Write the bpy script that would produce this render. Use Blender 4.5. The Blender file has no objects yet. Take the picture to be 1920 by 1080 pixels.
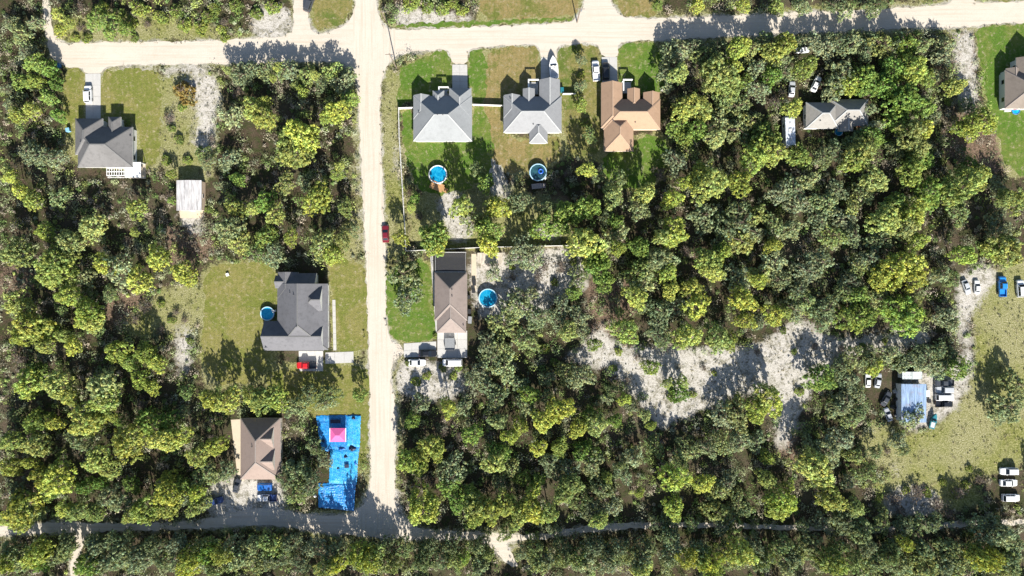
import bpy, bmesh, math, random
import numpy as np
from mathutils import Vector, Matrix
from mathutils.geometry import tessellate_polygon

# ------------------------------------------------------------------ camera, sky, sun, exposure
sc = bpy.context.scene
C = sc.collection
H = 183.0                      # flying height of the camera above the ground, metres
PXM = 7.0                      # photograph pixels per metre on the ground
cam_d = bpy.data.cameras.new('camera')
cam = bpy.data.objects.new('camera', cam_d)
C.objects.link(cam)
cam.location = (0, 0, H)
cam_d.sensor_width = 36.0
cam_d.lens = 36.0 * H / (1920.0 / PXM)
cam_d.clip_end = 4000.0
sc.camera = cam

SUN_EL = math.radians(33.0)
SUN_AZ = math.radians(12.0)    # the sun stands below the picture, a little to the right
to_sun = Vector((math.sin(SUN_AZ) * math.cos(SUN_EL), -math.cos(SUN_AZ) * math.cos(SUN_EL), math.sin(SUN_EL)))
w = bpy.data.worlds.new('World')
sc.world = w
w.use_nodes = True
wn = w.node_tree
bg = wn.nodes['Background']
sky = wn.nodes.new('ShaderNodeTexSky')
sky.sky_type = 'NISHITA'
sky.sun_disc = False
sky.sun_elevation = SUN_EL
sky.sun_rotation = math.atan2(to_sun.x, to_sun.y)
wn.links.new(sky.outputs['Color'], bg.inputs['Color'])
bg.inputs['Strength'].default_value = 0.068
sun_d = bpy.data.lights.new('sun', 'SUN')
sun_d.energy = 5.0
sun_d.angle = math.radians(0.5)
sun_d.color = (1.0, 0.95, 0.86)
sun = bpy.data.objects.new('sun', sun_d)
C.objects.link(sun)
sun.rotation_euler = (-to_sun).to_track_quat('-Z', 'Y').to_euler()
vs = sc.view_settings
vs.view_transform = 'Standard'
vs.look = 'None'
vs.gamma = 1.0
vs.use_curve_mapping = False
vs.exposure = 1.42
sc.cycles.max_bounces = 5
sc.cycles.diffuse_bounces = 2
sc.cycles.glossy_bounces = 2
sc.cycles.transmission_bounces = 2
sc.cycles.transparent_max_bounces = 6

rng = random.Random(7)
nrg = np.random.default_rng(11)


def P(px, py, h=0.0):
    """ground position of something that stands at photograph pixel (px, py) at height h"""
    k = (H - h) / H / PXM
    return ((px - 960.0) * k, (540.0 - py) * k)


# ------------------------------------------------------------------ materials
TONE = 0.8                     # overall level of the mineral and painted surfaces


def new_mat(name):
    m = bpy.data.materials.new(name)
    m.use_nodes = True
    nt = m.node_tree
    return m, nt, nt.nodes['Principled BSDF']


def N(nt, typ, **kw):
    n = nt.nodes.new(typ)
    for k, v in kw.items():
        setattr(n, k, v)
    return n


def noise(nt, scale, detail=4.0, rough=0.6, vec=None, dist=0.0):
    n = N(nt, 'ShaderNodeTexNoise')
    n.inputs['Scale'].default_value = scale
    n.inputs['Detail'].default_value = detail
    n.inputs['Roughness'].default_value = rough
    n.inputs['Distortion'].default_value = dist
    if vec is not None:
        nt.links.new(vec, n.inputs['Vector'])
    return n.outputs['Fac']


def ramp(nt, fac, stops):
    r = N(nt, 'ShaderNodeValToRGB')
    el = r.color_ramp.elements
    while len(el) < len(stops):
        el.new(0.5)
    for e, (p, c) in zip(el, stops):
        e.position = p
        e.color = (*(x * TONE for x in c[:3]), 1.0)
    nt.links.new(fac, r.inputs['Fac'])
    return r.outputs['Color']


def step(nt, fac, a, b):
    m = N(nt, 'ShaderNodeMapRange')
    m.inputs['From Min'].default_value = a
    m.inputs['From Max'].default_value = b
    nt.links.new(fac, m.inputs['Value'])
    return m.outputs['Result']


def math_(nt, op, a, b):
    m = N(nt, 'ShaderNodeMath', operation=op)
    for i, v in enumerate((a, b)):
        if isinstance(v, (int, float)):
            m.inputs[i].default_value = v
        else:
            nt.links.new(v, m.inputs[i])
    return m.outputs[0]


def mix(nt, fac, a, b, blend='MIX'):
    m = N(nt, 'ShaderNodeMix', data_type='RGBA', blend_type=blend)
    if isinstance(fac, (int, float)):
        m.inputs[0].default_value = fac
    else:
        nt.links.new(fac, m.inputs[0])
    for i, v in ((6, a), (7, b)):
        if isinstance(v, tuple):
            m.inputs[i].default_value = (*(x * TONE for x in v), 1.0)
        else:
            nt.links.new(v, m.inputs[i])
    return m.outputs[2]


def coords(nt):
    return N(nt, 'ShaderNodeNewGeometry').outputs['Position']


def bump(nt, bsdf, height, strength=0.3, dist=0.05):
    b = N(nt, 'ShaderNodeBump')
    b.inputs['Strength'].default_value = strength
    b.inputs['Distance'].default_value = dist
    nt.links.new(height, b.inputs['Height'])
    nt.links.new(b.outputs['Normal'], bsdf.inputs['Normal'])


def plain(name, col, rough=0.6, metal=0.0, var=0.12, scale=3.0, spec=0.5, coat=0.0):
    """one colour with a little grime and fading"""
    m, nt, b = new_mat(name)
    tc = N(nt, 'ShaderNodeTexCoord').outputs['Object']
    f = noise(nt, scale, 5.0, 0.65, tc)
    lo = tuple(c * (1 - var) for c in col)
    hi = tuple(min(1.0, c * (1 + var)) for c in col)
    nt.links.new(ramp(nt, f, [(0.3, lo), (0.7, hi)]), b.inputs['Base Color'])
    b.inputs['Roughness'].default_value = rough
    b.inputs['Metallic'].default_value = metal
    b.inputs['Specular IOR Level'].default_value = spec
    b.inputs['Coat Weight'].default_value = coat
    return m


MAT = {}


def M(name, *a, **k):
    if name not in MAT:
        MAT[name] = plain(name, *a, **k)
    return MAT[name]


def shingle(name, col, stain=0.18):
    m, nt, b = new_mat(name)
    p = coords(nt)
    fine = noise(nt, 9.0, 3.0, 0.7, p)
    mid = noise(nt, 1.1, 4.0, 0.6, p)
    big = noise(nt, 0.22, 3.0, 0.5, p)
    c0 = ramp(nt, fine, [(0.3, tuple(c * 0.84 for c in col)), (0.72, tuple(min(1, c * 1.14) for c in col))])
    c1 = mix(nt, step(nt, mid, 0.5, 0.78), c0, tuple(c * (1 - stain) for c in col))
    c2 = mix(nt, math_(nt, 'MULTIPLY', step(nt, big, 0.45, 0.75), 0.5), c1, tuple(c * (1 - stain * 1.2) for c in col))
    nt.links.new(c2, b.inputs['Base Color'])
    b.inputs['Roughness'].default_value = 0.92
    b.inputs['Specular IOR Level'].default_value = 0.2
    z = N(nt, 'ShaderNodeSeparateXYZ')
    nt.links.new(p, z.inputs[0])
    rows = math_(nt, 'FRACT', math_(nt, 'MULTIPLY', z.outputs['Z'], 9.0), 0.0)
    bump(nt, b, math_(nt, 'ADD', math_(nt, 'MULTIPLY', rows, 0.5), fine), 0.35, 0.02)
    return m


def lawn_mat(name, green, dry, bias=0.0, blotch=0.12):
    m, nt, b = new_mat(name)
    p = coords(nt)
    fine = noise(nt, 4.0, 3.0, 0.75, p)
    mid = noise(nt, 0.8, 5.0, 0.72, p, 0.4)
    m2 = noise(nt, 1.9, 4.0, 0.75, p, 0.5)
    big = noise(nt, blotch, 4.0, 0.6, p, 0.8)
    g = ramp(nt, fine, [(0.3, tuple(c * 0.62 for c in green)), (0.5, green), (0.7, tuple(c * 1.4 for c in green))])
    d = ramp(nt, fine, [(0.3, tuple(c * 0.68 for c in dry)), (0.5, dry), (0.7, tuple(c * 1.35 for c in dry))])
    f = math_(nt, 'ADD', math_(nt, 'MULTIPLY', big, 0.6), math_(nt, 'MULTIPLY', mid, 0.4))
    c1 = mix(nt, step(nt, f, 0.44 - bias, 0.58 - bias), g, d)
    c1 = mix(nt, math_(nt, 'MULTIPLY', step(nt, m2, 0.48, 0.62), 0.5), c1, tuple(c * 0.6 for c in green))
    # faint mowing lines
    sx = N(nt, 'ShaderNodeSeparateXYZ')
    nt.links.new(p, sx.inputs[0])
    mow = math_(nt, 'SINE', math_(nt, 'MULTIPLY', math_(nt, 'ADD', sx.outputs['X'], math_(nt, 'MULTIPLY', mid, 0.5)), 5.2), 0.0)
    c1 = mix(nt, math_(nt, 'MULTIPLY', step(nt, mow, 0.0, 1.0), 0.14), c1, tuple(c * 0.55 for c in green))
    wear = math_(nt, 'ADD', math_(nt, 'MULTIPLY', mid, 0.55), math_(nt, 'MULTIPLY', m2, 0.45))
    c2 = mix(nt, math_(nt, 'MULTIPLY', step(nt, wear, 0.53, 0.65), 0.7), c1, (0.40, 0.345, 0.24))
    nt.links.new(c2, b.inputs['Base Color'])
    b.inputs['Roughness'].default_value = 0.95
    b.inputs['Specular IOR Level'].default_value = 0.1
    bump(nt, b, math_(nt, 'ADD', fine, mid), 0.8, 0.14)
    return m


def road_mat():
    m, nt, b = new_mat('sandy_road')
    p = coords(nt)
    fine = noise(nt, 4.0, 4.0, 0.75, p)
    mid = noise(nt, 0.55, 5.0, 0.65, p)
    big = noise(nt, 0.08, 3.0, 0.5, p)
    c = ramp(nt, fine, [(0.25, (0.43, 0.38, 0.315)), (0.55, (0.525, 0.475, 0.405)), (0.8, (0.59, 0.54, 0.47))])
    c = mix(nt, math_(nt, 'MULTIPLY', step(nt, mid, 0.5, 0.72), 0.4), c, (0.43, 0.37, 0.295))
    c = mix(nt, math_(nt, 'MULTIPLY', step(nt, big, 0.45, 0.7), 0.4), c, (0.57, 0.525, 0.455))
    # streaks left by wheels and the grader blade, along either direction of travel
    sx = N(nt, 'ShaderNodeSeparateXYZ')
    nt.links.new(p, sx.inputs[0])
    lane = math_(nt, 'MULTIPLY', math_(nt, 'GREATER_THAN', sx.outputs['X'], -42.5), math_(nt, 'LESS_THAN', sx.outputs['X'], -31.0))
    for sx_, sy_, k in ((1.6, 0.05, lane), (0.05, 1.6, math_(nt, 'SUBTRACT', 1.0, lane))):
        mp = N(nt, 'ShaderNodeMapping')
        mp.inputs['Scale'].default_value = (sx_, sy_, 1)
        nt.links.new(p, mp.inputs['Vector'])
        f = noise(nt, 1.0, 4.0, 0.6, mp.outputs[0])
        c = mix(nt, math_(nt, 'MULTIPLY', math_(nt, 'MULTIPLY', step(nt, f, 0.47, 0.68), 0.6), k), c, (0.42, 0.355, 0.28))
    nt.links.new(c, b.inputs['Base Color'])
    b.inputs['Roughness'].default_value = 0.95
    b.inputs['Specular IOR Level'].default_value = 0.15
    bump(nt, b, math_(nt, 'ADD', mid, fine), 0.4, 0.07)
    return m


def concrete_mat(name, col):
    m, nt, b = new_mat(name)
    p = coords(nt)
    fine = noise(nt, 7.0, 4.0, 0.7, p)
    mid = noise(nt, 0.6, 5.0, 0.65, p)
    c = ramp(nt, fine, [(0.3, tuple(x * 0.9 for x in col)), (0.7, tuple(min(1, x * 1.08) for x in col))])
    c = mix(nt, math_(nt, 'MULTIPLY', step(nt, mid, 0.48, 0.7), 0.5), c, tuple(x * 0.78 for x in col))
    nt.links.new(c, b.inputs['Base Color'])
    b.inputs['Roughness'].default_value = 0.9
    bump(nt, b, fine, 0.2, 0.01)
    return m


def leaf_mat():
    m, nt, b = new_mat('foliage')
    oi = N(nt, 'ShaderNodeObjectInfo')
    at = N(nt, 'ShaderNodeAttribute', attribute_name='tint')
    c = mix(nt, 1.0, oi.outputs['Color'], at.outputs['Color'], 'MULTIPLY')
    nt.links.new(c, b.inputs['Base Color'])
    b.inputs['Roughness'].default_value = 0.65
    b.inputs['Specular IOR Level'].default_value = 0.18
    tr = N(nt, 'ShaderNodeBsdfTranslucent')
    hs = N(nt, 'ShaderNodeHueSaturation')
    hs.inputs['Saturation'].default_value = 1.15
    hs.inputs['Value'].default_value = 0.9
    nt.links.new(c, hs.inputs['Color'])
    nt.links.new(hs.outputs['Color'], tr.inputs['Color'])
    mx = N(nt, 'ShaderNodeMixShader')
    mx.inputs[0].default_value = 0.34
    nt.links.new(b.outputs[0], mx.inputs[1])
    nt.links.new(tr.outputs[0], mx.inputs[2])
    nt.links.new(mx.outputs[0], nt.nodes['Material Output'].inputs['Surface'])
    return m


LEAF = leaf_mat()
BARK = plain('bark', (0.12, 0.085, 0.06), 0.95, var=0.35, scale=6)
TWIG = plain('bare_twigs', (0.24, 0.185, 0.16), 0.95, var=0.35, scale=6)
ROAD = road_mat()
CONC = concrete_mat('concrete', (0.44, 0.43, 0.41))
CONC2 = concrete_mat('cream_concrete', (0.52, 0.44, 0.33))
GLASS = plain('window_glass', (0.015, 0.02, 0.028), 0.06, var=0.1)
TYRE = plain('tyre_rubber', (0.02, 0.02, 0.02), 0.85)
RIM = plain('wheel_rim', (0.45, 0.46, 0.48), 0.35, 0.8)
WHITE = plain('white_paint', (0.76, 0.76, 0.74), 0.5, var=0.06)
FENCE_WHITE = plain('white_vinyl', (0.74, 0.72, 0.69), 0.55, var=0.08, scale=0.7)
CREAM = plain('cream_siding', (0.58, 0.52, 0.43), 0.8, var=0.07)


# ------------------------------------------------------------------ mesh helpers
class MB:
    """collects shapes and links them as ONE mesh object"""
    def __init__(self):
        self.v, self.f = [], []

    def add(self, vs_, fs):
        o = len(self.v)
        self.v += [tuple(x) for x in vs_]
        self.f += [tuple(i + o for i in f) for f in fs]
        return self

    def box(self, x0, y0, z0, x1, y1, z1):
        return self.add([(x0, y0, z0), (x1, y0, z0), (x1, y1, z0), (x0, y1, z0), (x0, y0, z1), (x1, y0, z1), (x1, y1, z1), (x0, y1, z1)],
                        [(3, 2, 1, 0), (4, 5, 6, 7), (0, 1, 5, 4), (1, 2, 6, 5), (2, 3, 7, 6), (3, 0, 4, 7)])

    def tube(self, p, q, r0, r1=None, n=6, caps=True):
        r1 = r0 if r1 is None else r1
        p, q = Vector(p), Vector(q)
        d = (q - p)
        if d.length < 1e-6:
            return self
        d.normalize()
        u = d.orthogonal().normalized()
        w_ = d.cross(u)
        vs_ = []
        for c, r in ((p, r0), (q, r1)):
            for i in range(n):
                a = 2 * math.pi * i / n
                vs_.append(c + (u * math.cos(a) + w_ * math.sin(a)) * r)
        fs = [(i, (i + 1) % n, n + (i + 1) % n, n + i) for i in range(n)]
        if caps:
            fs += [tuple(range(n - 1, -1, -1)), tuple(range(n, 2 * n))]
        return self.add(vs_, fs)

    def beam(self, p, q, wd, th):
        p, q = Vector(p), Vector(q)
        d = (q - p).normalized()
        s = d.cross(Vector((0, 0, 1)))
        s = s.normalized() if s.length > 1e-4 else Vector((1, 0, 0))
        t = s.cross(d)
        vs_ = [c + s * a * wd / 2 + t * b * th / 2 for c in (p, q) for a, b in ((-1, -1), (1, -1), (1, 1), (-1, 1))]
        return self.add(vs_, [(0, 1, 2, 3), (7, 6, 5, 4), (0, 4, 5, 1), (1, 5, 6, 2), (2, 6, 7, 3), (3, 7, 4, 0)])

    def lathe(self, prof, n=28, c=(0, 0, 0)):
        vs_ = [(c[0] + r * math.cos(2 * math.pi * i / n), c[1] + r * math.sin(2 * math.pi * i / n), c[2] + z) for r, z in prof for i in range(n)]
        fs = [(k * n + i, k * n + (i + 1) % n, (k + 1) * n + (i + 1) % n, (k + 1) * n + i) for k in range(len(prof) - 1) for i in range(n)]
        return self.add(vs_, fs)

    def loft(self, rings):
        n = len(rings[0])
        vs_ = [p for r in rings for p in r]
        fs = [(k * n + i, k * n + (i + 1) % n, (k + 1) * n + (i + 1) % n, (k + 1) * n + i) for k in range(len(rings) - 1) for i in range(n)]
        fs += [tuple(range(n - 1, -1, -1)), tuple(range((len(rings) - 1) * n, len(rings) * n))]
        return self.add(vs_, fs)

    def mesh(self, name):
        me = bpy.data.meshes.new(name)
        me.from_pydata(self.v, [], self.f)
        bm = bmesh.new()
        bm.from_mesh(me)
        bmesh.ops.recalc_face_normals(bm, faces=bm.faces)
        bm.to_mesh(me)
        bm.free()
        return me

    def build(self, name, mat, parent=None, smooth=False):
        me = self.mesh(name)
        me.materials.append(mat)
        if smooth:
            me.shade_smooth()
        return link(name, me, parent)


def link(name, me, parent=None):
    o = bpy.data.objects.new(name, me)
    C.objects.link(o)
    if parent is not None:
        o.parent = parent
    return o


def tag(o, label=None, cat=None, group=None, kind=None):
    if label:
        o['label'] = label
    if cat:
        o['category'] = cat
    if group:
        o['group'] = group
    if kind:
        o['kind'] = kind
    return o


def thing(name, label, cat, loc=(0, 0, 0), rz=0.0, group=None):
    o = bpy.data.objects.new(name, None)
    o.empty_display_size = 0.3
    C.objects.link(o)
    o.location = loc
    o.rotation_euler = (0, 0, rz)
    return tag(o, label, cat, group)


def jitter_poly(pts, seg=0.9, amp=0.22, seed=0):
    """a ragged edge: densify the outline and push points in and out"""
    r = random.Random(seed)
    out = []
    n = len(pts)
    ph = [r.uniform(0, 6.28) for _ in range(4)]
    s = 0.0
    for i in range(n):
        a, b = Vector(pts[i]), Vector(pts[(i + 1) % n])
        L = (b - a).length
        k = max(1, int(L / seg))
        nr = Vector((-(b - a).y, (b - a).x)).normalized() if L > 1e-6 else Vector((0, 0))
        for j in range(k):
            t = j / k
            q = a.lerp(b, t)
            d = amp * (0.5 * math.sin(s * 0.9 + ph[0]) + 0.4 * math.sin(s * 2.3 + ph[1]) + 0.5 * r.uniform(-1, 1))
            q = q + nr * d
            out.append((q.x, q.y))
            s += L / k
    return out


def smooth_poly(pts, it=1):
    for _ in range(it):
        out = []
        n = len(pts)
        for i in range(n):
            a, b = pts[i], pts[(i + 1) % n]
            out.append((a[0] * .75 + b[0] * .25, a[1] * .75 + b[1] * .25))
            out.append((a[0] * .25 + b[0] * .75, a[1] * .25 + b[1] * .75))
        pts = out
    return pts


def sheet(name, px, z, mat, amp=0.22, seed=0, sm=1, seg=0.9, parent=None):
    pts = [P(*p) for p in px]
    if sm:
        pts = smooth_poly(pts, sm)
    if amp:
        pts = jitter_poly(pts, seg, amp, seed)
    v = [Vector((x, y, z)) for x, y in pts]
    tris = tessellate_polygon([v])
    me = bpy.data.meshes.new(name)
    me.from_pydata([tuple(q) for q in v], [], [tuple(t) for t in tris])
    bm = bmesh.new()
    bm.from_mesh(me)
    for f in bm.faces:
        if f.normal.z < 0:
            f.normal_flip()
    bm.to_mesh(me)
    bm.free()
    me.materials.append(mat)
    o = link(name, me, parent)
    if parent is None:
        o['kind'] = 'structure'
    return o


def inside(px, X, Y):
    """which of the points X, Y (photo pixels) lie in the polygon, vectorised"""
    r = np.zeros(X.shape, bool)
    n = len(px)
    for i in range(n):
        x0, y0 = px[i]
        x1, y1 = px[(i + 1) % n]
        if y0 == y1:
            continue
        c = ((y0 > Y) != (y1 > Y)) & (X < (x1 - x0) * (Y - y0) / (y1 - y0) + x0)
        r ^= c
    return r
# ------------------------------------------------------------------ the ground
ROAD_PX = [(-40, 990), (110, 978), (160, 981), (300, 982), (400, 972), (430, 962), (470, 955), (520, 953), (580, 966), (640, 967), (672, 958), (690, 935), (695, 900), (694, 800), (693, 700),
           (690, 600), (687, 500), (682, 400), (676, 270), (672, 180), (668, 145), (650, 118), (600, 114), (550, 116), (480, 121), (410, 119), (300, 121), (212, 122), (196, 128), (189, 138), (160, 138),
           (153, 127), (122, 124), (108, 122), (98, 106), (88, 84), (82, 40), (78, -30), (92, -30), (95, 40), (104, 70), (118, 83), (160, 80), (250, 78), (400, 77), (470, 72), (545, 68),
           (552, 40), (549, -30), (576, -30), (577, 30), (584, 62), (610, 63), (640, 51), (659, 36), (665, 15), (666, -30), (705, -30), (707, 22), (714, 42), (735, 57), (800, 55), (960, 48), (1072, 42), (1088, 28), (1097, 0), (1096, -30),
           (1142, -30), (1146, 5), (1156, 24), (1176, 34), (1240, 35), (1400, 28), (1600, 20), (1750, 11), (1786, 8), (1790, -30), (1815, -30), (1820, 6), (1860, 5), (1960, 2),
           (1960, 41), (1860, 44), (1826, 49), (1790, 52), (1700, 52), (1500, 62), (1400, 67), (1240, 75), (1168, 77), (1158, 88), (1157, 108), (1128, 108), (1124, 86), (1112, 80), (1060, 83), (1044, 88),
           (1043, 112), (1014, 112), (1012, 90), (1004, 83), (960, 84), (892, 89), (877, 96), (876, 121), (848, 121), (846, 102), (836, 92), (790, 95), (748, 101), (730, 116), (716, 142), (712, 200), (714, 270),
           (718, 350), (722, 450), (722, 500), (723, 590), (727, 628), (738, 643), (752, 646), (757, 666), (738, 674), (733, 690), (733, 722), (741, 750), (742, 800), (740, 900), (744, 955), (762, 980), (792, 993), (850, 996),
           (920, 998), (1000, 1004), (1080, 988), (1160, 980), (1215, 978), (1300, 979), (1400, 982), (1520, 986), (1640, 989), (1760, 980), (1840, 975), (1960, 972),
           (1960, 982), (1840, 985), (1760, 991), (1640, 998), (1520, 995), (1400, 991), (1300, 989), (1215, 989), (1100, 997), (1020, 1012), (945, 1014), (960, 1040), (975, 1064), (955, 1062), (930, 1036), (910, 1014), (850, 1012), (790, 1010), (740, 1011),
           (690, 1006), (640, 1001), (580, 994), (520, 985), (470, 984), (400, 990), (300, 994), (175, 997), (158, 1003), (155, 1022), (146, 1048), (143, 1110), (131, 1110), (132, 1050), (142, 1020), (140, 1003), (128, 998), (-40, 1006)]

GRASS = {}
GRASS['fresh'] = lawn_mat('fresh_lawn', (0.080, 0.150, 0.020), (0.140, 0.170, 0.038), 0.0)
GRASS['mixed'] = lawn_mat('patchy_lawn', (0.10, 0.135, 0.028), (0.20, 0.175, 0.062), 0.04)
GRASS['olive'] = lawn_mat('olive_lawn', (0.140, 0.160, 0.034), (0.205, 0.188, 0.062), 0.02)
GRASS['brown'] = lawn_mat('brown_lawn', (0.120, 0.140, 0.032), (0.24, 0.185, 0.078), 0.05)

LAWNS = [
    ('olive', [(124, 126), (152, 130), (160, 142), (160, 220), (140, 225), (135, 260), (120, 255), (118, 180)]),
    ('olive', [(189, 142), (205, 130), (290, 128), (304, 160), (298, 240), (300, 300), (270, 322), (262, 240), (240, 222), (189, 222)]),
    ('olive', [(380, 505), (440, 492), (520, 490), (520, 600), (500, 690), (470, 720), (400, 720), (375, 660), (385, 570)]),
    ('olive', [(600, 482), (684, 488), (688, 560), (691, 650), (680, 659), (628, 659), (622, 560), (618, 500)]),
    ('olive', [(500, 690), (690, 680), (692, 735), (692, 800), (678, 900), (600, 780), (500, 730)]),
    ('fresh', [(724, 505), (806, 480), (812, 560), (819, 632), (800, 641), (750, 642), (728, 622), (724, 560)]),
    ('fresh', [(754, 124), (790, 112), (815, 97), (834, 95), (846, 106), (848, 162), (812, 182), (775, 185), (751, 200), (744, 200), (748, 150)]),
    ('fresh', [(753, 206), (775, 206), (776, 266), (884, 266), (886, 202), (912, 198), (930, 300), (900, 350), (800, 370), (770, 330), (757, 280)]),
    ('fresh', [(878, 100), (892, 93), (912, 92), (912, 196), (886, 196), (885, 165), (878, 160)]),
    ('brown', [(912, 92), (960, 88), (1003, 87), (1010, 95), (1012, 148), (985, 175), (944, 182), (943, 250), (990, 270), (1050, 250), (1056, 300), (960, 330), (920, 300), (905, 196)]),
    ('mixed', [(1046, 90), (1070, 86), (1112, 84), (1123, 92), (1126, 170), (1130, 280), (1100, 300), (1060, 280), (1054, 170), (1048, 148)]),
    ('fresh', [(1160, 92), (1175, 80), (1236, 79), (1246, 120), (1244, 175), (1205, 175), (1170, 165), (1160, 150)]),
    ('fresh', [(1130, 285), (1240, 245), (1260, 290), (1240, 340), (1180, 360), (1130, 330)]),
    ('fresh', [(1826, 53), (1862, 48), (1990, 44), (1990, 330), (1890, 330), (1868, 240), (1846, 180), (1836, 110)]),
    ('mixed', [(1830, -30), (1850, 2), (1960, -1), (1960, -30)]),
    ('fresh', [(735, 51), (850, 51), (960, 44), (1070, 38), (1073, 32), (960, 36), (850, 41), (760, 44)]),
    ('brown', [(900, -30), (1092, -30), (1085, 20), (1070, 31), (960, 35), (900, 38)]),
    ('brown', [(1150, -30), (1240, -30), (1238, 32), (1178, 31), (1160, 20)]),
    ('mixed', [(590, -30), (660, -30), (660, 15), (652, 32), (636, 47), (600, 58), (585, 40)]),
]
# soft patches: (kind, polygon)  s = pale sand, d = dry grass and weeds, r = red-brown litter
PATCH = [
    ('d', [(296, 132), (412, 130), (408, 230), (404, 300), (400, 340), (375, 345), (310, 335), (296, 290), (294, 200)]),
    ('s', [(345, 140), (412, 138), (405, 220), (398, 290), (372, 300), (362, 230), (375, 190), (330, 160)]),
    ('s', [(302, 200), (325, 195), (325, 240), (308, 245)]),
    ('s', [(370, 200), (402, 190), (402, 260), (385, 300), (365, 260)]),
    ('d', [(255, 575), (300, 545), (382, 520), (388, 590), (362, 640), (330, 640), (300, 620), (240, 640), (225, 610)]),
    ('d', [(300, 540), (385, 515), (388, 620), (340, 620), (300, 600)]),
    ('s', [(322, 625), (365, 600), (362, 650), (352, 720), (338, 720), (330, 660)]),
    ('s', [(1118, 600), (1136, 600), (1150, 650), (1250, 650), (1350, 655), (1440, 640), (1480, 600), (1515, 590), (1525, 625), (1600, 635), (1670, 620), (1745, 605), (1755, 648), (1640, 655), (1570, 680), (1530, 720), (1500, 780), (1478, 850), (1448, 840), (1462, 775), (1400, 735), (1330, 765), (1255, 795), (1243, 825), (1225, 785), (1185, 738), (1145, 692), (1060, 680), (1052, 660), (1105, 652)]),
    ('s', [(880, 472), (960, 478), (1070, 460), (1102, 495), (1098, 545), (1030, 570), (1010, 610), (985, 590), (930, 610), (885, 570)]),
    ('s', [(748, 672), (872, 690), (875, 742), (790, 750), (742, 742)]),
    ('s', [(1795, 515), (1860, 490), (1880, 520), (1840, 560), (1815, 600), (1830, 660), (1815, 720), (1790, 770), (1740, 800), (1690, 810), (1690, 700), (1770, 700), (1805, 660), (1790, 600)]),
    ('r', [(1782, 55), (1830, 55), (1838, 180), (1850, 220), (1900, 260), (1905, 320), (1840, 320), (1770, 300), (1765, 250), (1800, 220), (1785, 140)]),
    ('s', [(1786, 52), (1826, 52), (1834, 170), (1840, 205), (1800, 215), (1795, 140)]),
    ('s', [(735, 250), (752, 240), (758, 340), (740, 350)]),
    ('s', [(735, 120), (750, 115), (748, 160), (738, 165)]),
    ('d', [(716, 112), (750, 100), (756, 300), (770, 480), (722, 500), (714, 250)]),
    ('s', [(390, 905), (440, 895), (535, 905), (540, 965), (390, 975)]),
    ('s', [(188, 122), (412, 118), (412, 142), (300, 146), (200, 140)]),
    ('d', [(188, 124), (412, 120), (412, 134), (200, 134)]),
    ('s', [(730, 18), (760, 10), (900, 28), (900, 50), (740, 54)]),
    ('s', [(480, 10), (548, 10), (550, 75), (470, 80)]),
    ('d', [(95, 40), (240, 20), (470, 60), (470, 78), (130, 84)]),
    ('d', [(1800, 520), (1960, 470), (1960, 860), (1900, 880), (1810, 900), (1700, 910), (1640, 870), (1660, 830), (1760, 800), (1815, 720), (1830, 640), (1815, 570)]),
    ('d', [(1615, 790), (1680, 790), (1690, 850), (1640, 880), (1610, 850)]),
    ('s', [(1660, 880), (1690, 860), (1700, 890), (1675, 900)]),
    ('d', [(1640, 890), (1800, 890), (1870, 950), (1640, 970)]),
    ('s', [(1655, 912), (1760, 918), (1775, 965), (1660, 965)]),
    ('r', [(765, 365), (1075, 360), (1075, 468), (765, 470)]),
    ('s', [(820, 360), (850, 350), (880, 380), (890, 455), (850, 455), (825, 410)]),
    ('d', [(765, 360), (960, 350), (1075, 380), (1072, 465), (766, 468)]),
    ('s', [(905, 290), (945, 300), (960, 370), (930, 390), (912, 340)]),
    ('s', [(990, 420), (1040, 415), (1060, 455), (1000, 455)]),
    ('s', [(910, 290), (930, 290), (945, 380), (925, 380)]),
    ('d', [(655, 180), (672, 180), (684, 400), (688, 480), (600, 490), (660, 400)]),
    ('s', [(662, 250), (676, 240), (684, 400), (686, 480), (668, 470)]),
    ('r', [(190, 545), (300, 545), (290, 620), (200, 620)]),
    ('r', [(30, 840), (70, 860), (70, 950), (45, 950)]),
    ('r', [(0, 490), (60, 500), (60, 560), (0, 560)]),
    ('r', [(1100, 520), (1180, 520), (1190, 600), (1140, 640), (1105, 640)]),
    ('r', [(1460, 790), (1505, 800), (1500, 880), (1455, 880)]),
    ('r', [(1000, 430), (1075, 430), (1070, 470), (960, 460)]),
    ('d', [(675, 700), (695, 690), (696, 900), (680, 950), (668, 900)]),
    ('s', [(690, 900), (742, 900), (770, 990), (660, 1000)]),
    ('s', [(330, 395), (385, 395), (390, 440), (340, 440)]),
    ('r', [(300, 420), (400, 420), (400, 500), (320, 500)]),
    ('d', [(372, 495), (525, 488), (520, 720), (375, 730)]),
    ('d', [(118, 122), (310, 122), (305, 330), (118, 300)]),
]
gx = np.concatenate([[-1800, -900, -450, -260], np.arange(-165, 165.1, 0.55), [260, 450, 900, 1800]])
gy = np.concatenate([[-1800, -900, -450, -200], np.arange(-100, 100.1, 0.55), [200, 450, 900, 1800]])
GX, GY = np.meshgrid(gx, gy)
PXX = GX * PXM + 960.0
PYY = 540.0 - GY * PXM


def soften(a, it):
    for _ in range(it):
        a = (a + np.roll(a, 1, 0) + np.roll(a, -1, 0) + np.roll(a, 1, 1) + np.roll(a, -1, 1)) / 5.0
    return a


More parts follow.
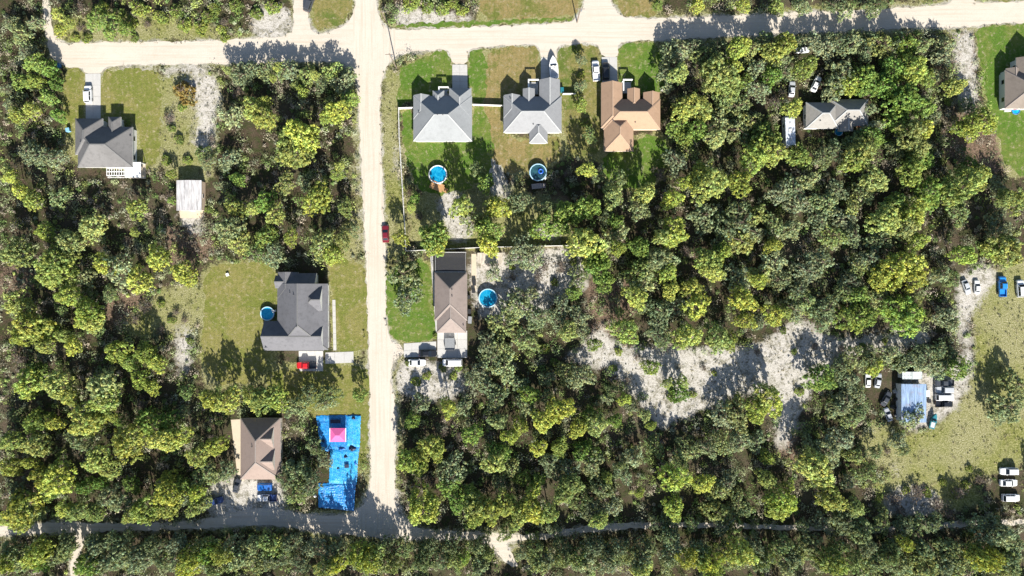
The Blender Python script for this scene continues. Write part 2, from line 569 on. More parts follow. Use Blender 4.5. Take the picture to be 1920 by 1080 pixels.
masks = {k: np.zeros(GX.shape) for k in 'sdr'}
for k, poly in PATCH:
    masks[k] = np.maximum(masks[k], soften(inside(poly, PXX, PYY).astype(float), 45))
road_in = inside(ROAD_PX, PXX, PYY).astype(float)
verge = soften(road_in, 22)
masks['s'] = np.maximum(masks['s'], np.clip(verge * 1.1, 0, 0.7))
masks['d'] = np.maximum(masks['d'], np.clip(soften(road_in, 60) * 1.6, 0, 0.62))
lawn_in = np.zeros(GX.shape)
for k, poly in LAWNS:
    lawn_in = np.maximum(lawn_in, inside(poly, PXX, PYY).astype(float))
lv = soften(lawn_in, 30)
masks['d'] = np.maximum(masks['d'], np.clip(lv * 1.3, 0, 0.8))
CLEAR = np.maximum(np.maximum(road_in, lawn_in), np.maximum(masks['s'] > 0.55, masks['d'] > 0.6).astype(float))

nxg, nyg = len(gx), len(gy)
me = bpy.data.meshes.new('ground')
vv = np.stack([GX, GY, np.zeros(GX.shape)], -1).reshape(-1, 3)
ii = np.arange(nxg * nyg).reshape(nyg, nxg)
ff = np.stack([ii[:-1, :-1], ii[:-1, 1:], ii[1:, 1:], ii[1:, :-1]], -1).reshape(-1, 4)


def np_mesh(name, v, f, tint=None):
    m_ = bpy.data.meshes.new(name)
    k = f.shape[1]
    m_.vertices.add(len(v))
    m_.vertices.foreach_set('co', np.ascontiguousarray(v, np.float32).ravel())
    m_.loops.add(len(f) * k)
    m_.loops.foreach_set('vertex_index', np.ascontiguousarray(f, np.int32).ravel())
    m_.polygons.add(len(f))
    m_.polygons.foreach_set('loop_start', np.arange(0, len(f) * k, k, dtype=np.int32))
    m_.update(calc_edges=True)
    if tint is not None:
        a = m_.color_attributes.new('tint', 'FLOAT_COLOR', 'POINT')
        c = np.ones((len(v), 4), np.float32)
        c[:, :3] = tint
        a.data.foreach_set('color', c.ravel())
    return m_


me = np_mesh('ground', vv, ff, np.stack([masks['s'], masks['d'], masks['r']], -1).reshape(-1, 3))


def ground_mat():
    m, nt, b = new_mat('forest_ground')
    p = coords(nt)
    at = N(nt, 'ShaderNodeAttribute', attribute_name='tint')
    sp = N(nt, 'ShaderNodeSeparateColor')
    nt.links.new(at.outputs['Color'], sp.inputs[0])
    fine = noise(nt, 3.2, 4.0, 0.75, p)
    fine2 = noise(nt, 1.9, 4.0, 0.7, p, 0.4)
    mid = noise(nt, 0.5, 5.0, 0.7, p, 0.5)
    big = noise(nt, 0.07, 4.0, 0.6, p)
    litter = ramp(nt, fine, [(0.25, (0.022, 0.018, 0.012)), (0.5, (0.060, 0.045, 0.030)), (0.75, (0.15, 0.11, 0.075))])
    moss = ramp(nt, fine2, [(0.3, (0.022, 0.030, 0.011)), (0.7, (0.060, 0.068, 0.026))])
    base = mix(nt, step(nt, mid, 0.42, 0.6), litter, moss)
    base = mix(nt, math_(nt, 'MULTIPLY', step(nt, big, 0.5, 0.7), 0.5), base, (0.14, 0.115, 0.085))
    red = ramp(nt, fine, [(0.25, (0.075, 0.045, 0.030)), (0.5, (0.17, 0.115, 0.082)), (0.75, (0.34, 0.26, 0.20))])
    red = mix(nt, step(nt, fine2, 0.48, 0.6), red, base)
    dry = ramp(nt, fine, [(0.3, (0.090, 0.096, 0.030)), (0.48, (0.20, 0.195, 0.078)), (0.66, (0.45, 0.42, 0.28))])
    dry = mix(nt, step(nt, big, 0.42, 0.6), dry, ramp(nt, fine2, [(0.32, (0.085, 0.105, 0.024)), (0.5, (0.175, 0.18, 0.052)), (0.68, (0.36, 0.34, 0.17))]))
    sand = ramp(nt, fine, [(0.25, (0.30, 0.28, 0.25)), (0.5, (0.46, 0.435, 0.395)), (0.75, (0.60, 0.575, 0.53))])
    m3 = noise(nt, 0.28, 5.0, 0.65, p, 0.8)
    weeds = math_(nt, 'ADD', math_(nt, 'MULTIPLY', fine2, 0.34), math_(nt, 'ADD', math_(nt, 'MULTIPLY', mid, 0.33), math_(nt, 'MULTIPLY', m3, 0.33)))
    sand = mix(nt, math_(nt, 'MULTIPLY', step(nt, weeds, 0.485, 0.57), 0.75), sand, ramp(nt, fine, [(0.3, (0.06, 0.058, 0.032)), (0.7, (0.20, 0.18, 0.11))]))
    wob = math_(nt, 'SUBTRACT', math_(nt, 'ADD', math_(nt, 'MULTIPLY', m3, 1.3), math_(nt, 'MULTIPLY', fine2, 0.7)), 1.0)
    def msk(ch):
        return step(nt, math_(nt, 'ADD', sp.outputs[ch], wob), 0.36, 0.60)
    c = mix(nt, msk(2), base, red)
    c = mix(nt, msk(1), c, dry)
    c = mix(nt, msk(0), c, sand)
    nt.links.new(c, b.inputs['Base Color'])
    b.inputs['Roughness'].default_value = 0.97
    b.inputs['Specular IOR Level'].default_value = 0.08
    bump(nt, b, math_(nt, 'ADD', fine, fine2), 0.8, 0.15)
    return m


me.materials.append(ground_mat())
ground = link('ground', me)
ground['kind'] = 'structure'

sheet('dirt_road', ROAD_PX, 0.018, ROAD, 0.28, 3, 1, 0.7)
for i, (k, poly) in enumerate(LAWNS):
    sheet('lawn', poly, 0.004 + 0.004 * (i % 3), GRASS[k], 0.5, 20 + i, 1, 0.6)


def slab(name, px, h=0.06, mat=None, joints=()):
    """a poured concrete slab with real edges"""
    pts = [P(*p) for p in px]
    mb = MB()
    n = len(pts)
    mb.add([(x, y, -0.02) for x, y in pts] + [(x, y, h) for x, y in pts],
           [tuple(range(n, 2 * n))] + [(i, (i + 1) % n, n + (i + 1) % n, n + i) for i in range(n)])
    o = mb.build(name, mat or CONC)
    o['kind'] = 'structure'
    return o


def paved(name, px4, nx, ny, h=0.06, mat=None):
    """a four-sided concrete drive poured as separate panels with open joints"""
    q = [Vector(P(*p)) for p in px4]
    root = bpy.data.objects.new(name, None)
    C.objects.link(root)
    root['kind'] = 'structure'

    def at(u, v):
        a = q[0].lerp(q[1], u)
        b = q[3].lerp(q[2], u)
        return a.lerp(b, v)
    g = 0.02
    W = (q[1] - q[0]).length
    L = (q[3] - q[0]).length
    for i in range(nx):
        for j in range(ny):
            c = [at(i / nx + g / W, j / ny + g / L), at((i + 1) / nx - g / W, j / ny + g / L), at((i + 1) / nx - g / W, (j + 1) / ny - g / L), at(i / nx + g / W, (j + 1) / ny - g / L)]
            dz = rng.uniform(-0.006, 0.006)
            mb = MB()
            mb.add([(p.x, p.y, -0.02) for p in c] + [(p.x, p.y, h + dz) for p in c], [(4, 5, 6, 7), (0, 1, 5, 4), (1, 2, 6, 5), (2, 3, 7, 6), (3, 0, 4, 7)])
            mb.build('concrete_panel', mat or CONC, root)
    return root


paved('driveway', [(160, 138), (189, 138), (189, 224), (161, 224)], 2, 4)
paved('driveway', [(848, 121), (876, 121), (877, 168), (848, 168)], 2, 3)
paved('driveway', [(1014, 108), (1043, 108), (1046, 152), (1014, 152)], 2, 3)
paved('driveway', [(1128, 107), (1157, 107), (1158, 158), (1129, 158)], 2, 3)
paved('driveway', [(560, 658), (606, 658), (606, 696), (561, 696)], 3, 2)
paved('driveway', [(610, 661), (663, 659), (663, 680), (610, 682)], 3, 1)
paved('driveway', [(757, 644), (818, 640), (818, 669), (757, 670)], 4, 2)
paved('driveway', [(820, 620), (876, 620), (876, 671), (820, 671)], 3, 3)
paved('footpath', [(623, 562), (629, 562), (631, 657), (625, 657)], 1, 9)
paved('footpath', [(806, 470), (811, 470), (822, 622), (817, 622)], 1, 14)
slab('side_patio', [(433, 787), (453, 786), (456, 842), (458, 902), (447, 902), (440, 850)], 0.05, CONC2)
slab('shed_apron', [(336, 393), (381, 393), (379, 409), (338, 409)], 0.05, CONC2)
slab('patio', [(884, 476), (893, 476), (893, 545), (884, 545)], 0.05, CONC2)
# ------------------------------------------------------------------ houses
PITCH = 0.685
EZ = 2.7
UND = plain('roof_underside', (0.55, 0.53, 0.5), 0.8)
DOORM = plain('door_paint', (0.30, 0.10, 0.07), 0.5)
GARAGE = plain('garage_door_paint', (0.70, 0.69, 0.66), 0.5, var=0.05)
VENT = plain('vent_metal', (0.10, 0.10, 0.11), 0.5, 0.4)


def piece_h(pc, x, y):
    x0, y0, x1, y1, ax, e0, e1, ez, pt = pc
    if not (x0 <= x <= x1 and y0 <= y <= y1):
        return -1
    if ax == 'y':
        d = min(x - x0, x1 - x)
        if e0 == 'h':
            d = min(d, y - y0)
        if e1 == 'h':
            d = min(d, y1 - y)
    else:
        d = min(y - y0, y1 - y)
        if e0 == 'h':
            d = min(d, x - x0)
        if e1 == 'h':
            d = min(d, x1 - x)
    return ez + d * pt


def house(name, label, cat, pieces, roof_mat, cap_mat, wall_mat, doors=(), garages=(), vents=(), overhang=0.4, group=None, trim=None, windows=True):
    """pieces: (left, top, right, bottom in photo pixels, ridge axis, end0, end1, raise)
    ends: h = hipped, g = gabled; end0 is the south / west one"""
    pcs = []
    for n, (xa, ya, xb, yb, ax, e0, e1, up) in enumerate(pieces):
        ez = EZ + up + 0.004 * n
        x0, y1 = P(xa, ya, ez)
        x1, y0 = P(xb, yb, ez)
        s = 0.012 * n
        pcs.append((x0 + s, y0 + s, x1 - s, y1 - s, ax, e0, e1, ez, PITCH))
    cx = sum((p[0] + p[2]) / 2 for p in pcs[:1])
    cy = sum((p[1] + p[3]) / 2 for p in pcs[:1])
    root = thing(name, label, cat, (cx, cy, 0), 0, group)
    R, T, G, W = MB(), MB(), MB(), MB()
    caps = []
    for n, (x0, y0, x1, y1, ax, e0, e1, ez, pt) in enumerate(pcs):
        x0 -= cx; x1 -= cx; y0 -= cy; y1 -= cy
        if ax == 'y':
            hs = (x1 - x0) / 2
            h = hs * pt
            a = ((x0 + x1) / 2, y0 + (hs if e0 == 'h' else 0), ez + h)
            b = ((x0 + x1) / 2, y1 - (hs if e1 == 'h' else 0), ez + h)
            c = [(x0, y0, ez), (x1, y0, ez), (x1, y1, ez), (x0, y1, ez)]
            R.add(c + [a, b], [(3, 0, 4, 5), (1, 2, 5, 4)])
            ends = [(e0, (0, 1, 4)), (e1, (2, 3, 5))]
        else:
            hs = (y1 - y0) / 2
            h = hs * pt
            a = (x0 + (hs if e0 == 'h' else 0), (y0 + y1) / 2, ez + h)
            b = (x1 - (hs if e1 == 'h' else 0), (y0 + y1) / 2, ez + h)
            c = [(x0, y0, ez), (x1, y0, ez), (x1, y1, ez), (x0, y1, ez)]
            R.add(c + [a, b], [(0, 1, 5, 4), (2, 3, 4, 5)])
            ends = [(e0, (3, 0, 4)), (e1, (1, 2, 5))]
        vs_ = c + [a, b]
        for e, tri in ends:
            if e == 'h':
                R.add([vs_[i] for i in tri], [(0, 1, 2)])
            else:
                G.add([vs_[i] for i in tri], [(0, 1, 2)])
        caps.append((a, b))
        for e, i, j, q in ((e0, ends[0][1][0], ends[0][1][1], a), (e1, ends[1][1][0], ends[1][1][1], b)):
            if e == 'h':
                caps.append((c[i], q))
                caps.append((c[j], q))
        t = 0.2
        low = [(x, y, z - t) for x, y, z in c]
        T.add(c + low, [(0, 1, 5, 4), (1, 2, 6, 5), (2, 3, 7, 6), (3, 0, 4, 7), (7, 6, 5, 4)])
        o = overhang
        if x1 - x0 > 2 * o + 0.5 and y1 - y0 > 2 * o + 0.5:
            W.box(x0 + o, y0 + o, 0, x1 - o, y1 - o, ez - t + 0.03)
    W.build('wall', wall_mat, root)
    rf = R.build('roof', roof_mat, root)
    T.build('eaves_trim', trim or WHITE, root)
    if G.f:
        G.build('gable', wall_mat, root)
    for a, b in caps:
        if (Vector(a) - Vector(b)).length > 0.6:
            up = Vector((0, 0, 0.015))
            MB().beam(Vector(a) + up, Vector(b) + up, 0.26, 0.07).build('ridge_cap', cap_mat, rf)
    # windows round the outside walls
    def blocked(x, y, k):
        for m_, q in enumerate(pcs):
            if m_ != k and q[0] - cx + overhang - 0.1 < x < q[2] - cx - overhang + 0.1 and q[1] - cy + overhang - 0.1 < y < q[3] - cy - overhang + 0.1:
                return True
        return False
    used = []
    for g_, (side, u, wd, hh, mt, nm) in enumerate([(s, u, 2.4 if wdt == 1 else 4.4, 2.1, GARAGE, 'garage_door') for s, u, wdt in garages] + [(s, u, 1.0, 2.05, DOORM, 'door') for s, u in doors]):
        px, py, sd = side, u, None
        x, y = P(px, py)
        x -= cx; y -= cy
        # snap to the nearest wall of any piece facing that way
        best = None
        for q in pcs:
            x0, y0, x1, y1 = q[0] - cx + overhang, q[1] - cy + overhang, q[2] - cx - overhang, q[3] - cy - overhang
            for nx, ny, d, cl in ((0, 1, abs(y - y1), x0 <= x <= x1), (0, -1, abs(y - y0), x0 <= x <= x1), (1, 0, abs(x - x1), y0 <= y <= y1), (-1, 0, abs(x - x0), y0 <= y <= y1)):
                if cl and (best is None or d < best[0]):
                    best = (d, nx, ny, x if nx == 0 else (x1 if nx > 0 else x0), y if ny == 0 else (y1 if ny > 0 else y0))
        if best is None:
            continue
        _, nx, ny, wx, wy = best
        tx, ty = abs(ny), abs(nx)
        mb = MB()
        mb.box(wx - tx * wd / 2 - abs(nx) * 0.05, wy - ty * wd / 2 - abs(ny) * 0.05, 0.03, wx + tx * wd / 2 + abs(nx) * 0.05, wy + ty * wd / 2 + abs(ny) * 0.05, hh)
        d_ = mb.build(nm, mt, root)
        if nm == 'door':
            MB().box(wx + tx * 0.36 - 0.04 + nx * 0.08, wy + ty * 0.36 - 0.04 + ny * 0.08, 0.95, wx + tx * 0.36 + 0.04 + nx * 0.08, wy + ty * 0.36 + 0.04 + ny * 0.08, 1.08).build('handle', RIM, d_)
        used.append((wx, wy, wd / 2 + 0.8))
    if windows:
        for k, q in enumerate(pcs):
            x0, y0, x1, y1 = q[0] - cx + overhang, q[1] - cy + overhang, q[2] - cx - overhang, q[3] - cy - overhang
            for nx, ny, L in ((0, 1, x1 - x0), (0, -1, x1 - x0), (1, 0, y1 - y0), (-1, 0, y1 - y0)):
                cnt = int(L // 3.4)
                for i in range(cnt):
                    t = (i + 0.5) / cnt
                    wx = x0 + (x1 - x0) * t if nx == 0 else (x1 if nx > 0 else x0)
                    wy = y0 + (y1 - y0) * t if ny == 0 else (y1 if ny > 0 else y0)
                    if blocked(wx + nx * 0.12, wy + ny * 0.12, k) or any(abs(wx - a) < r and abs(wy - b) < r for a, b, r in used):
                        continue
                    tx, ty = abs(ny), abs(nx)
                    mb = MB().box(wx - tx * 0.65 - abs(nx) * 0.05, wy - ty * 0.65 - abs(ny) * 0.05, 0.9, wx + tx * 0.65 + abs(nx) * 0.05, wy + ty * 0.65 + abs(ny) * 0.05, 2.15)
                    wo = mb.build('window', WHITE, root)
                    MB().box(wx - tx * 0.56 - abs(nx) * 0.065, wy - ty * 0.56 - abs(ny) * 0.065, 0.99, wx + tx * 0.56 + abs(nx) * 0.065, wy + ty * 0.56 + abs(ny) * 0.065, 2.06).build('pane', GLASS, wo)
    for vx, vy in vents:
        x, y = P(vx, vy, EZ + 2)
        z = max(piece_h(q, x, y) for q in pcs)
        if z < 0:
            continue
        MB().tube((x - cx, y - cy, z - 0.1), (x - cx, y - cy, z + 0.35), 0.11, 0.11, 8).tube((x - cx, y - cy, z + 0.33), (x - cx, y - cy, z + 0.42), 0.17, 0.1, 8).build('vent_pipe', VENT, rf)
    return root, pcs, (cx, cy)


R_PALE = shingle('pale_grey_shingles', (0.258, 0.271, 0.281), 0.175)
R_GREY = shingle('light_grey_shingles', (0.247, 0.253, 0.264), 0.175)
R_TAN = shingle('terracotta_tan_shingles', (0.35, 0.235, 0.16), 0.16)
R_DARK = shingle('charcoal_shingles', (0.144, 0.144, 0.157), 0.312)
R_SLATE = shingle('slate_shingles', (0.161, 0.157, 0.157), 0.312)
R_TAUPE = shingle('taupe_shingles', (0.25, 0.206, 0.186), 0.25)
R_BEIGE = shingle('pinkish_beige_shingles', (0.264, 0.205, 0.178), 0.18)
R_STONE = shingle('stone_grey_shingles', (0.273, 0.262, 0.244), 0.25)
R_BROWN = shingle('weathered_brown_shingles', (0.208, 0.178, 0.153), 0.25)
CAP_PALE = plain('pale_ridge', (0.385, 0.394, 0.394), 0.9)
CAP_TAN = plain('tan_ridge', (0.369, 0.254, 0.176), 0.9)
CAP_DARK = plain('grey_ridge', (0.139, 0.139, 0.139), 0.9)
CAP_TAUPE = plain('beige_ridge', (0.246, 0.209, 0.189), 0.9)
W_WHITE = plain('white_stucco', (0.70, 0.69, 0.66), 0.85, var=0.06)
W_GREY = plain('grey_stucco', (0.46, 0.46, 0.46), 0.85, var=0.08)
W_TAN = plain('tan_stucco', (0.56, 0.44, 0.33), 0.85, var=0.08)

house('house', 'charcoal grey hip-roofed house with a white pergola and patio cover behind', 'house',
      [(146, 238, 249, 314, 'x', 'h', 'h', 0), (141, 222, 193, 290, 'y', 'h', 'h', 0), (203, 219, 227, 268, 'y', 'h', 'h', 0)],
      R_SLATE, CAP_DARK, W_WHITE, doors=[(214, 226)], garages=[(167, 222, 2)], vents=[(168, 271), (238, 252), (150, 266)])
house('house', 'pale grey hip-roofed house beside the crossroads, leftmost of three in a row', 'house',
      [(775, 180, 885, 265, 'x', 'h', 'h', 0), (842, 165, 884, 223, 'y', 'h', 'h', 0), (775.4, 178, 806, 224, 'y', 'h', 'g', 0), (811, 170, 833, 208, 'y', 'h', 'h', 0.1)],
      R_PALE, CAP_PALE, W_WHITE, doors=[(838, 178)], garages=[(863, 165, 2)], vents=[(822, 219), (832, 219), (844, 214), (785, 210)])
house('house', 'light grey house in the middle of three, with boat in its drive', 'house',
      [(944, 181, 1053, 249, 'x', 'h', 'h', 0), (1011, 149, 1050, 222, 'y', 'h', 'g', 0), (944.4, 178, 976, 222, 'y', 'h', 'g', 0), (980, 166, 1003, 206, 'y', 'h', 'g', 0.1), (992, 222, 1027, 269, 'y', 'h', 'h', 0)],
      R_GREY, CAP_PALE, W_GREY, doors=[(1005, 182)], garages=[(1030, 149, 2)], vents=[(957, 184), (1000, 232)])
house('house', 'terracotta tan roofed house, rightmost of three in a row', 'house',
      [(1131, 186, 1238, 243, 'x', 'h', 'h', 0), (1127, 155, 1167, 240, 'y', 'h', 'g', 0), (1206, 173, 1237, 216, 'y', 'h', 'g', 0), (1176, 166, 1200, 206, 'y', 'h', 'g', 0.1), (1132, 214, 1188, 284, 'y', 'h', 'h', 0)],
      R_TAN, CAP_TAN, W_TAN, doors=[(1171, 182)], garages=[(1146, 155, 2)], vents=[(1192, 228), (1150, 225)])
house('house', 'dark grey many-gabled house with small round pool at its side', 'house',
      [(520, 532, 615, 656, 'y', 'h', 'g', 0), (495, 602, 607, 657.5, 'x', 'g', 'g', 0), (540, 512, 594, 554, 'x', 'g', 'g', 0), (520.5, 510, 560, 560, 'y', 'h', 'g', 0), (566, 541, 604, 583, 'x', 'h', 'g', 1.5), (516, 516, 560, 541, 'x', 'g', 'h', 0.2)],
      R_DARK, CAP_DARK, W_WHITE, doors=[(607, 598)], garages=[(583, 657, 2)], vents=[(555, 553), (562, 611), (546, 549)])
house('house', 'taupe hip-roofed house with a screened porch, right of the lane', 'house',
      [(815, 511, 876, 601, 'y', 'h', 'h', 0), (819, 545, 874, 624, 'y', 'h', 'h', 0)],
      R_TAUPE, CAP_TAUPE, W_WHITE, doors=[(815, 580)], garages=[(848, 624, 2)], vents=[(848, 543), (848, 555), (868, 610)])
house('house', 'pinkish beige hip-roofed house with two small gables, beside blue tarp', 'house',
      [(451, 784, 526, 899, 'y', 'h', 'h', 0), (474, 803, 513, 839, 'x', 'h', 'g', 1.25), (474, 845, 515, 881, 'x', 'h', 'g', 1.25)],
      R_BEIGE, CAP_TAUPE, CREAM, doors=[(505, 899)], garages=[(475, 899, 2)], vents=[(475, 836)])
house('house', 'stone grey hip-roofed house half hidden among trees', 'house',
      [(1556, 186, 1628, 236, 'x', 'h', 'h', 0), (1511, 192, 1572, 241, 'x', 'h', 'h', 0), (1575, 200, 1600, 246, 'y', 'g', 'h', -0.1)],
      R_STONE, CAP_PALE, W_WHITE, doors=[(1608, 236)], garages=[], vents=[(1610, 221), (1540, 225)])
house('house', 'weathered brown roofed house cut by the right edge', 'house',
      [(1884, 132, 1996, 204, 'x', 'h', 'h', 0), (1905, 108, 1960, 168, 'y', 'h', 'g', 0), (1886, 128, 1912, 168, 'y', 'h', 'g', 0)],
      R_BROWN, CAP_TAUPE, W_WHITE, doors=[(1900, 204)], garages=[(1932, 108, 2)], vents=[])


# screened porch behind the taupe house
def porch():
    x0, y1 = P(816, 472, 2.4)
    x1, y0 = P(873, 511, 2.4)
    cx, cy = (x0 + x1) / 2, (y0 + y1) / 2
    t = thing('screened_porch', 'dark screened porch with white frame against the taupe house', 'porch', (cx, cy, 0))
    a, b = (x1 - x0) / 2, (y1 - y0) / 2 - 0.15
    MB().box(-a, -b, 0.01, a, b, 0.1).build('floor_slab', CONC2, t)
    for i in range(5):
        for s in (-1, 1):
            x = -a + 2 * a * i / 4
            MB().box(x - .05, s * b - .05, 0.1, x + .05, s * b + .05, 2.4).build('post', WHITE, t)
    for i in (0, 4):
        x = -a + 2 * a * i / 4
        MB().box(x - .025, -b - 0.06, 2.405, x + .025, b + 0.06, 2.45).build('roof_bar', W_GREY if i else WHITE, t)
    for s in (-1, 1):
        MB().box(-a, s * b - .05, 2.49, a, s * b + .05, 2.56).build('rail', WHITE, t)
    scr, nt, bs = new_mat('insect_screen')
    p = coords(nt)
    bs.inputs['Base Color'].default_value = (0.03, 0.03, 0.032, 1)
    tr = N(nt, 'ShaderNodeBsdfTransparent')
    mx = N(nt, 'ShaderNodeMixShader')
    mx.inputs[0].default_value = 0.62
    nt.links.new(tr.outputs[0], mx.inputs[1])
    nt.links.new(bs.outputs[0], mx.inputs[2])
    nt.links.new(mx.outputs[0], nt.nodes['Material Output'].inputs['Surface'])
    MB().box(-a, -b, 2.40, a, b, 2.403).build('roof_screen', scr, t)
    MB().box(-a, b - .01, 0.1, a, b + .01, 2.38).build('wall_screen', scr, t)
    MB().box(-a - .01, -b, 0.1, -a + .01, b - .02, 2.38).build('wall_screen', scr, t)
    MB().box(a - .01, -b, 0.1, a + .01, b - .02, 2.38).build('wall_screen', scr, t)


porch()


# entry porches of the row houses: white beams on posts
def entry(px0, py0, px1, py1, label):
    x0, y1 = P(px0, py0, 2.5)
    x1, y0 = P(px1, py1, 2.5)
    cx, cy = (x0 + x1) / 2, (y0 + y1) / 2
    a, b = (x1 - x0) / 2, (y1 - y0) / 2
    t = thing('entry_porch', label, 'porch', (cx, cy, 0))
    MB().box(-a, -b, 0.01, a, b, 0.12).build('floor_slab', CONC, t)
    for sx in (-1, 1):
        MB().box(sx * (a - .1) - .09, b - .2, 0.12, sx * (a - .1) + .09, b - .02, 2.5).build('post', WHITE, t)
    MB().box(-a, b - .28, 2.5, a, b + .06, 2.72).build('beam', WHITE, t)
    MB().box(-a, -b, 2.5, -a + .3, b - .285, 2.7).build('beam', WHITE, t)


entry(990, 149, 1010, 172, 'white framed open entry porch of the middle light grey house')
entry(1168, 149, 1186, 170, 'white framed open entry porch of the terracotta tan house')
entry(822, 163, 841, 176, 'white framed entry porch of the pale grey house by crossroads')


# sheds, carports and trailers
def metal_roof(name, col, rust):
    m, nt, b = new_mat(name)
    tc = N(nt, 'ShaderNodeTexCoord').outputs['Object']
    mp = N(nt, 'ShaderNodeMapping')
    mp.inputs['Scale'].default_value = (2.2, 0.25, 1)
    nt.links.new(tc, mp.inputs['Vector'])
    f = noise(nt, 1.0, 5.0, 0.7, mp.outputs[0])
    g = noise(nt, 0.5, 3.0, 0.6, tc)
    c = ramp(nt, f, [(0.32, tuple(x * 0.55 for x in col)), (0.5, col), (0.68, tuple(min(1, x * 1.5) for x in col))])
    c = mix(nt, math_(nt, 'MULTIPLY', step(nt, g, 0.52, 0.7), rust), c, (0.30, 0.25, 0.27))
    nt.links.new(c, b.inputs['Base Color'])
    b.inputs['Roughness'].default_value = 0.55
    b.inputs['Metallic'].default_value = 0.15
    return m


def shed(name, label, px, h, ridge, roof_mat, wall_mat, ribs, door=True, along=False):
    xa, ya, xb, yb = px
    x0, y1 = P(xa, ya, h)
    x1, y0 = P(xb, yb, h)
    cx, cy = (x0 + x1) / 2, (y0 + y1) / 2
    a, b = (x1 - x0) / 2, (y1 - y0) / 2
    t = thing(name, label, 'shed', (cx, cy, 0))
    W = MB().box(-a + .2, -b + .2, 0, a - .2, b - .2, h - 0.05)
    W.build('wall', wall_mat, t)
    R = MB()
    for s in (-1, 1):
        R.add([(0, -b, h + ridge), (0, b, h + ridge), (s * a, b, h), (s * a, -b, h), (0, -b, h + ridge - .06), (0, b, h + ridge - .06), (s * a, b, h - .06), (s * a, -b, h - .06)],
              [(0, 1, 2, 3), (4, 5, 6, 7), (2, 3, 7, 6), (0, 3, 7, 4), (1, 2, 6, 5)])
    rf = R.build('roof', roof_mat, t)
    n = int((a if along else b) * 2 / ribs)
    for i in range(n + 1):
        if along:
            xx = -a + .04 + (2 * a - .08) * i / n
            zz = h + ridge * (1 - abs(xx) / a) + .015
            MB().beam((xx, -b, zz), (xx, b, zz), 0.05, 0.05).build('roof_seam', roof_mat, rf)
            continue
        y = -b + .04 + (2 * b - .08) * i / n
        mb = MB()
        for s in (-1, 1):
            mb.beam((0, y, h + ridge + .02), (s * a, y, h + .02), 0.05, 0.05)
        mb.build('roof_seam', roof_mat, rf)
    MB().beam((0, -b, h + ridge + .035), (0, b, h + ridge + .035), 0.25, 0.05).build('ridge_cap', roof_mat, rf)
    if door:
        MB().box(-.6, -b + .14, 0.03, .6, -b + .22, 2.0).build('door', GARAGE, t)
        wn_ = MB().box(a - .24, -.5, 1.0, a - .15, .5, 1.8).build('window', WHITE, t)
        MB().box(a - .16, -.42, 1.08, a - .14, .42, 1.72).build('pane', GLASS, wn_)
    return t


PALE_METAL = metal_roof('chalky_white_metal', (0.50, 0.485, 0.48), 0.25)
BLUE_METAL = metal_roof('blue_silver_metal', (0.24, 0.34, 0.50), 0.6)
MINT_METAL = metal_roof('pale_mint_metal', (0.52, 0.57, 0.56), 0.2)
shed('shed', 'chalky white metal-roofed shed on a tan slab among trees', (331, 338, 378, 395), 2.7, 0.35, PALE_METAL, W_TAN, 0.95, along=True)
shed('mobile_home', 'long blue-silver metal-roofed mobile home ringed by parked junk', (1690, 720, 1737, 792), 2.9, 0.55, BLUE_METAL, W_WHITE, 0.9, along=True)['category'] = 'mobile home'
shed('lean_to_shed', 'small pale mint metal-roofed shed above the blue-silver mobile home', (1692, 697, 1729, 711), 2.5, 0.2, MINT_METAL, W_WHITE, 0.9, door=False)


BEIGE_METAL = metal_roof('beige_metal', (0.50, 0.44, 0.36), 0.2)
shed('shed', 'low beige flat-roofed shed against the back fence near taupe house', (895, 474, 942, 494), 2.2, 0.12, BEIGE_METAL, W_TAN, 1.6, door=False, along=True)


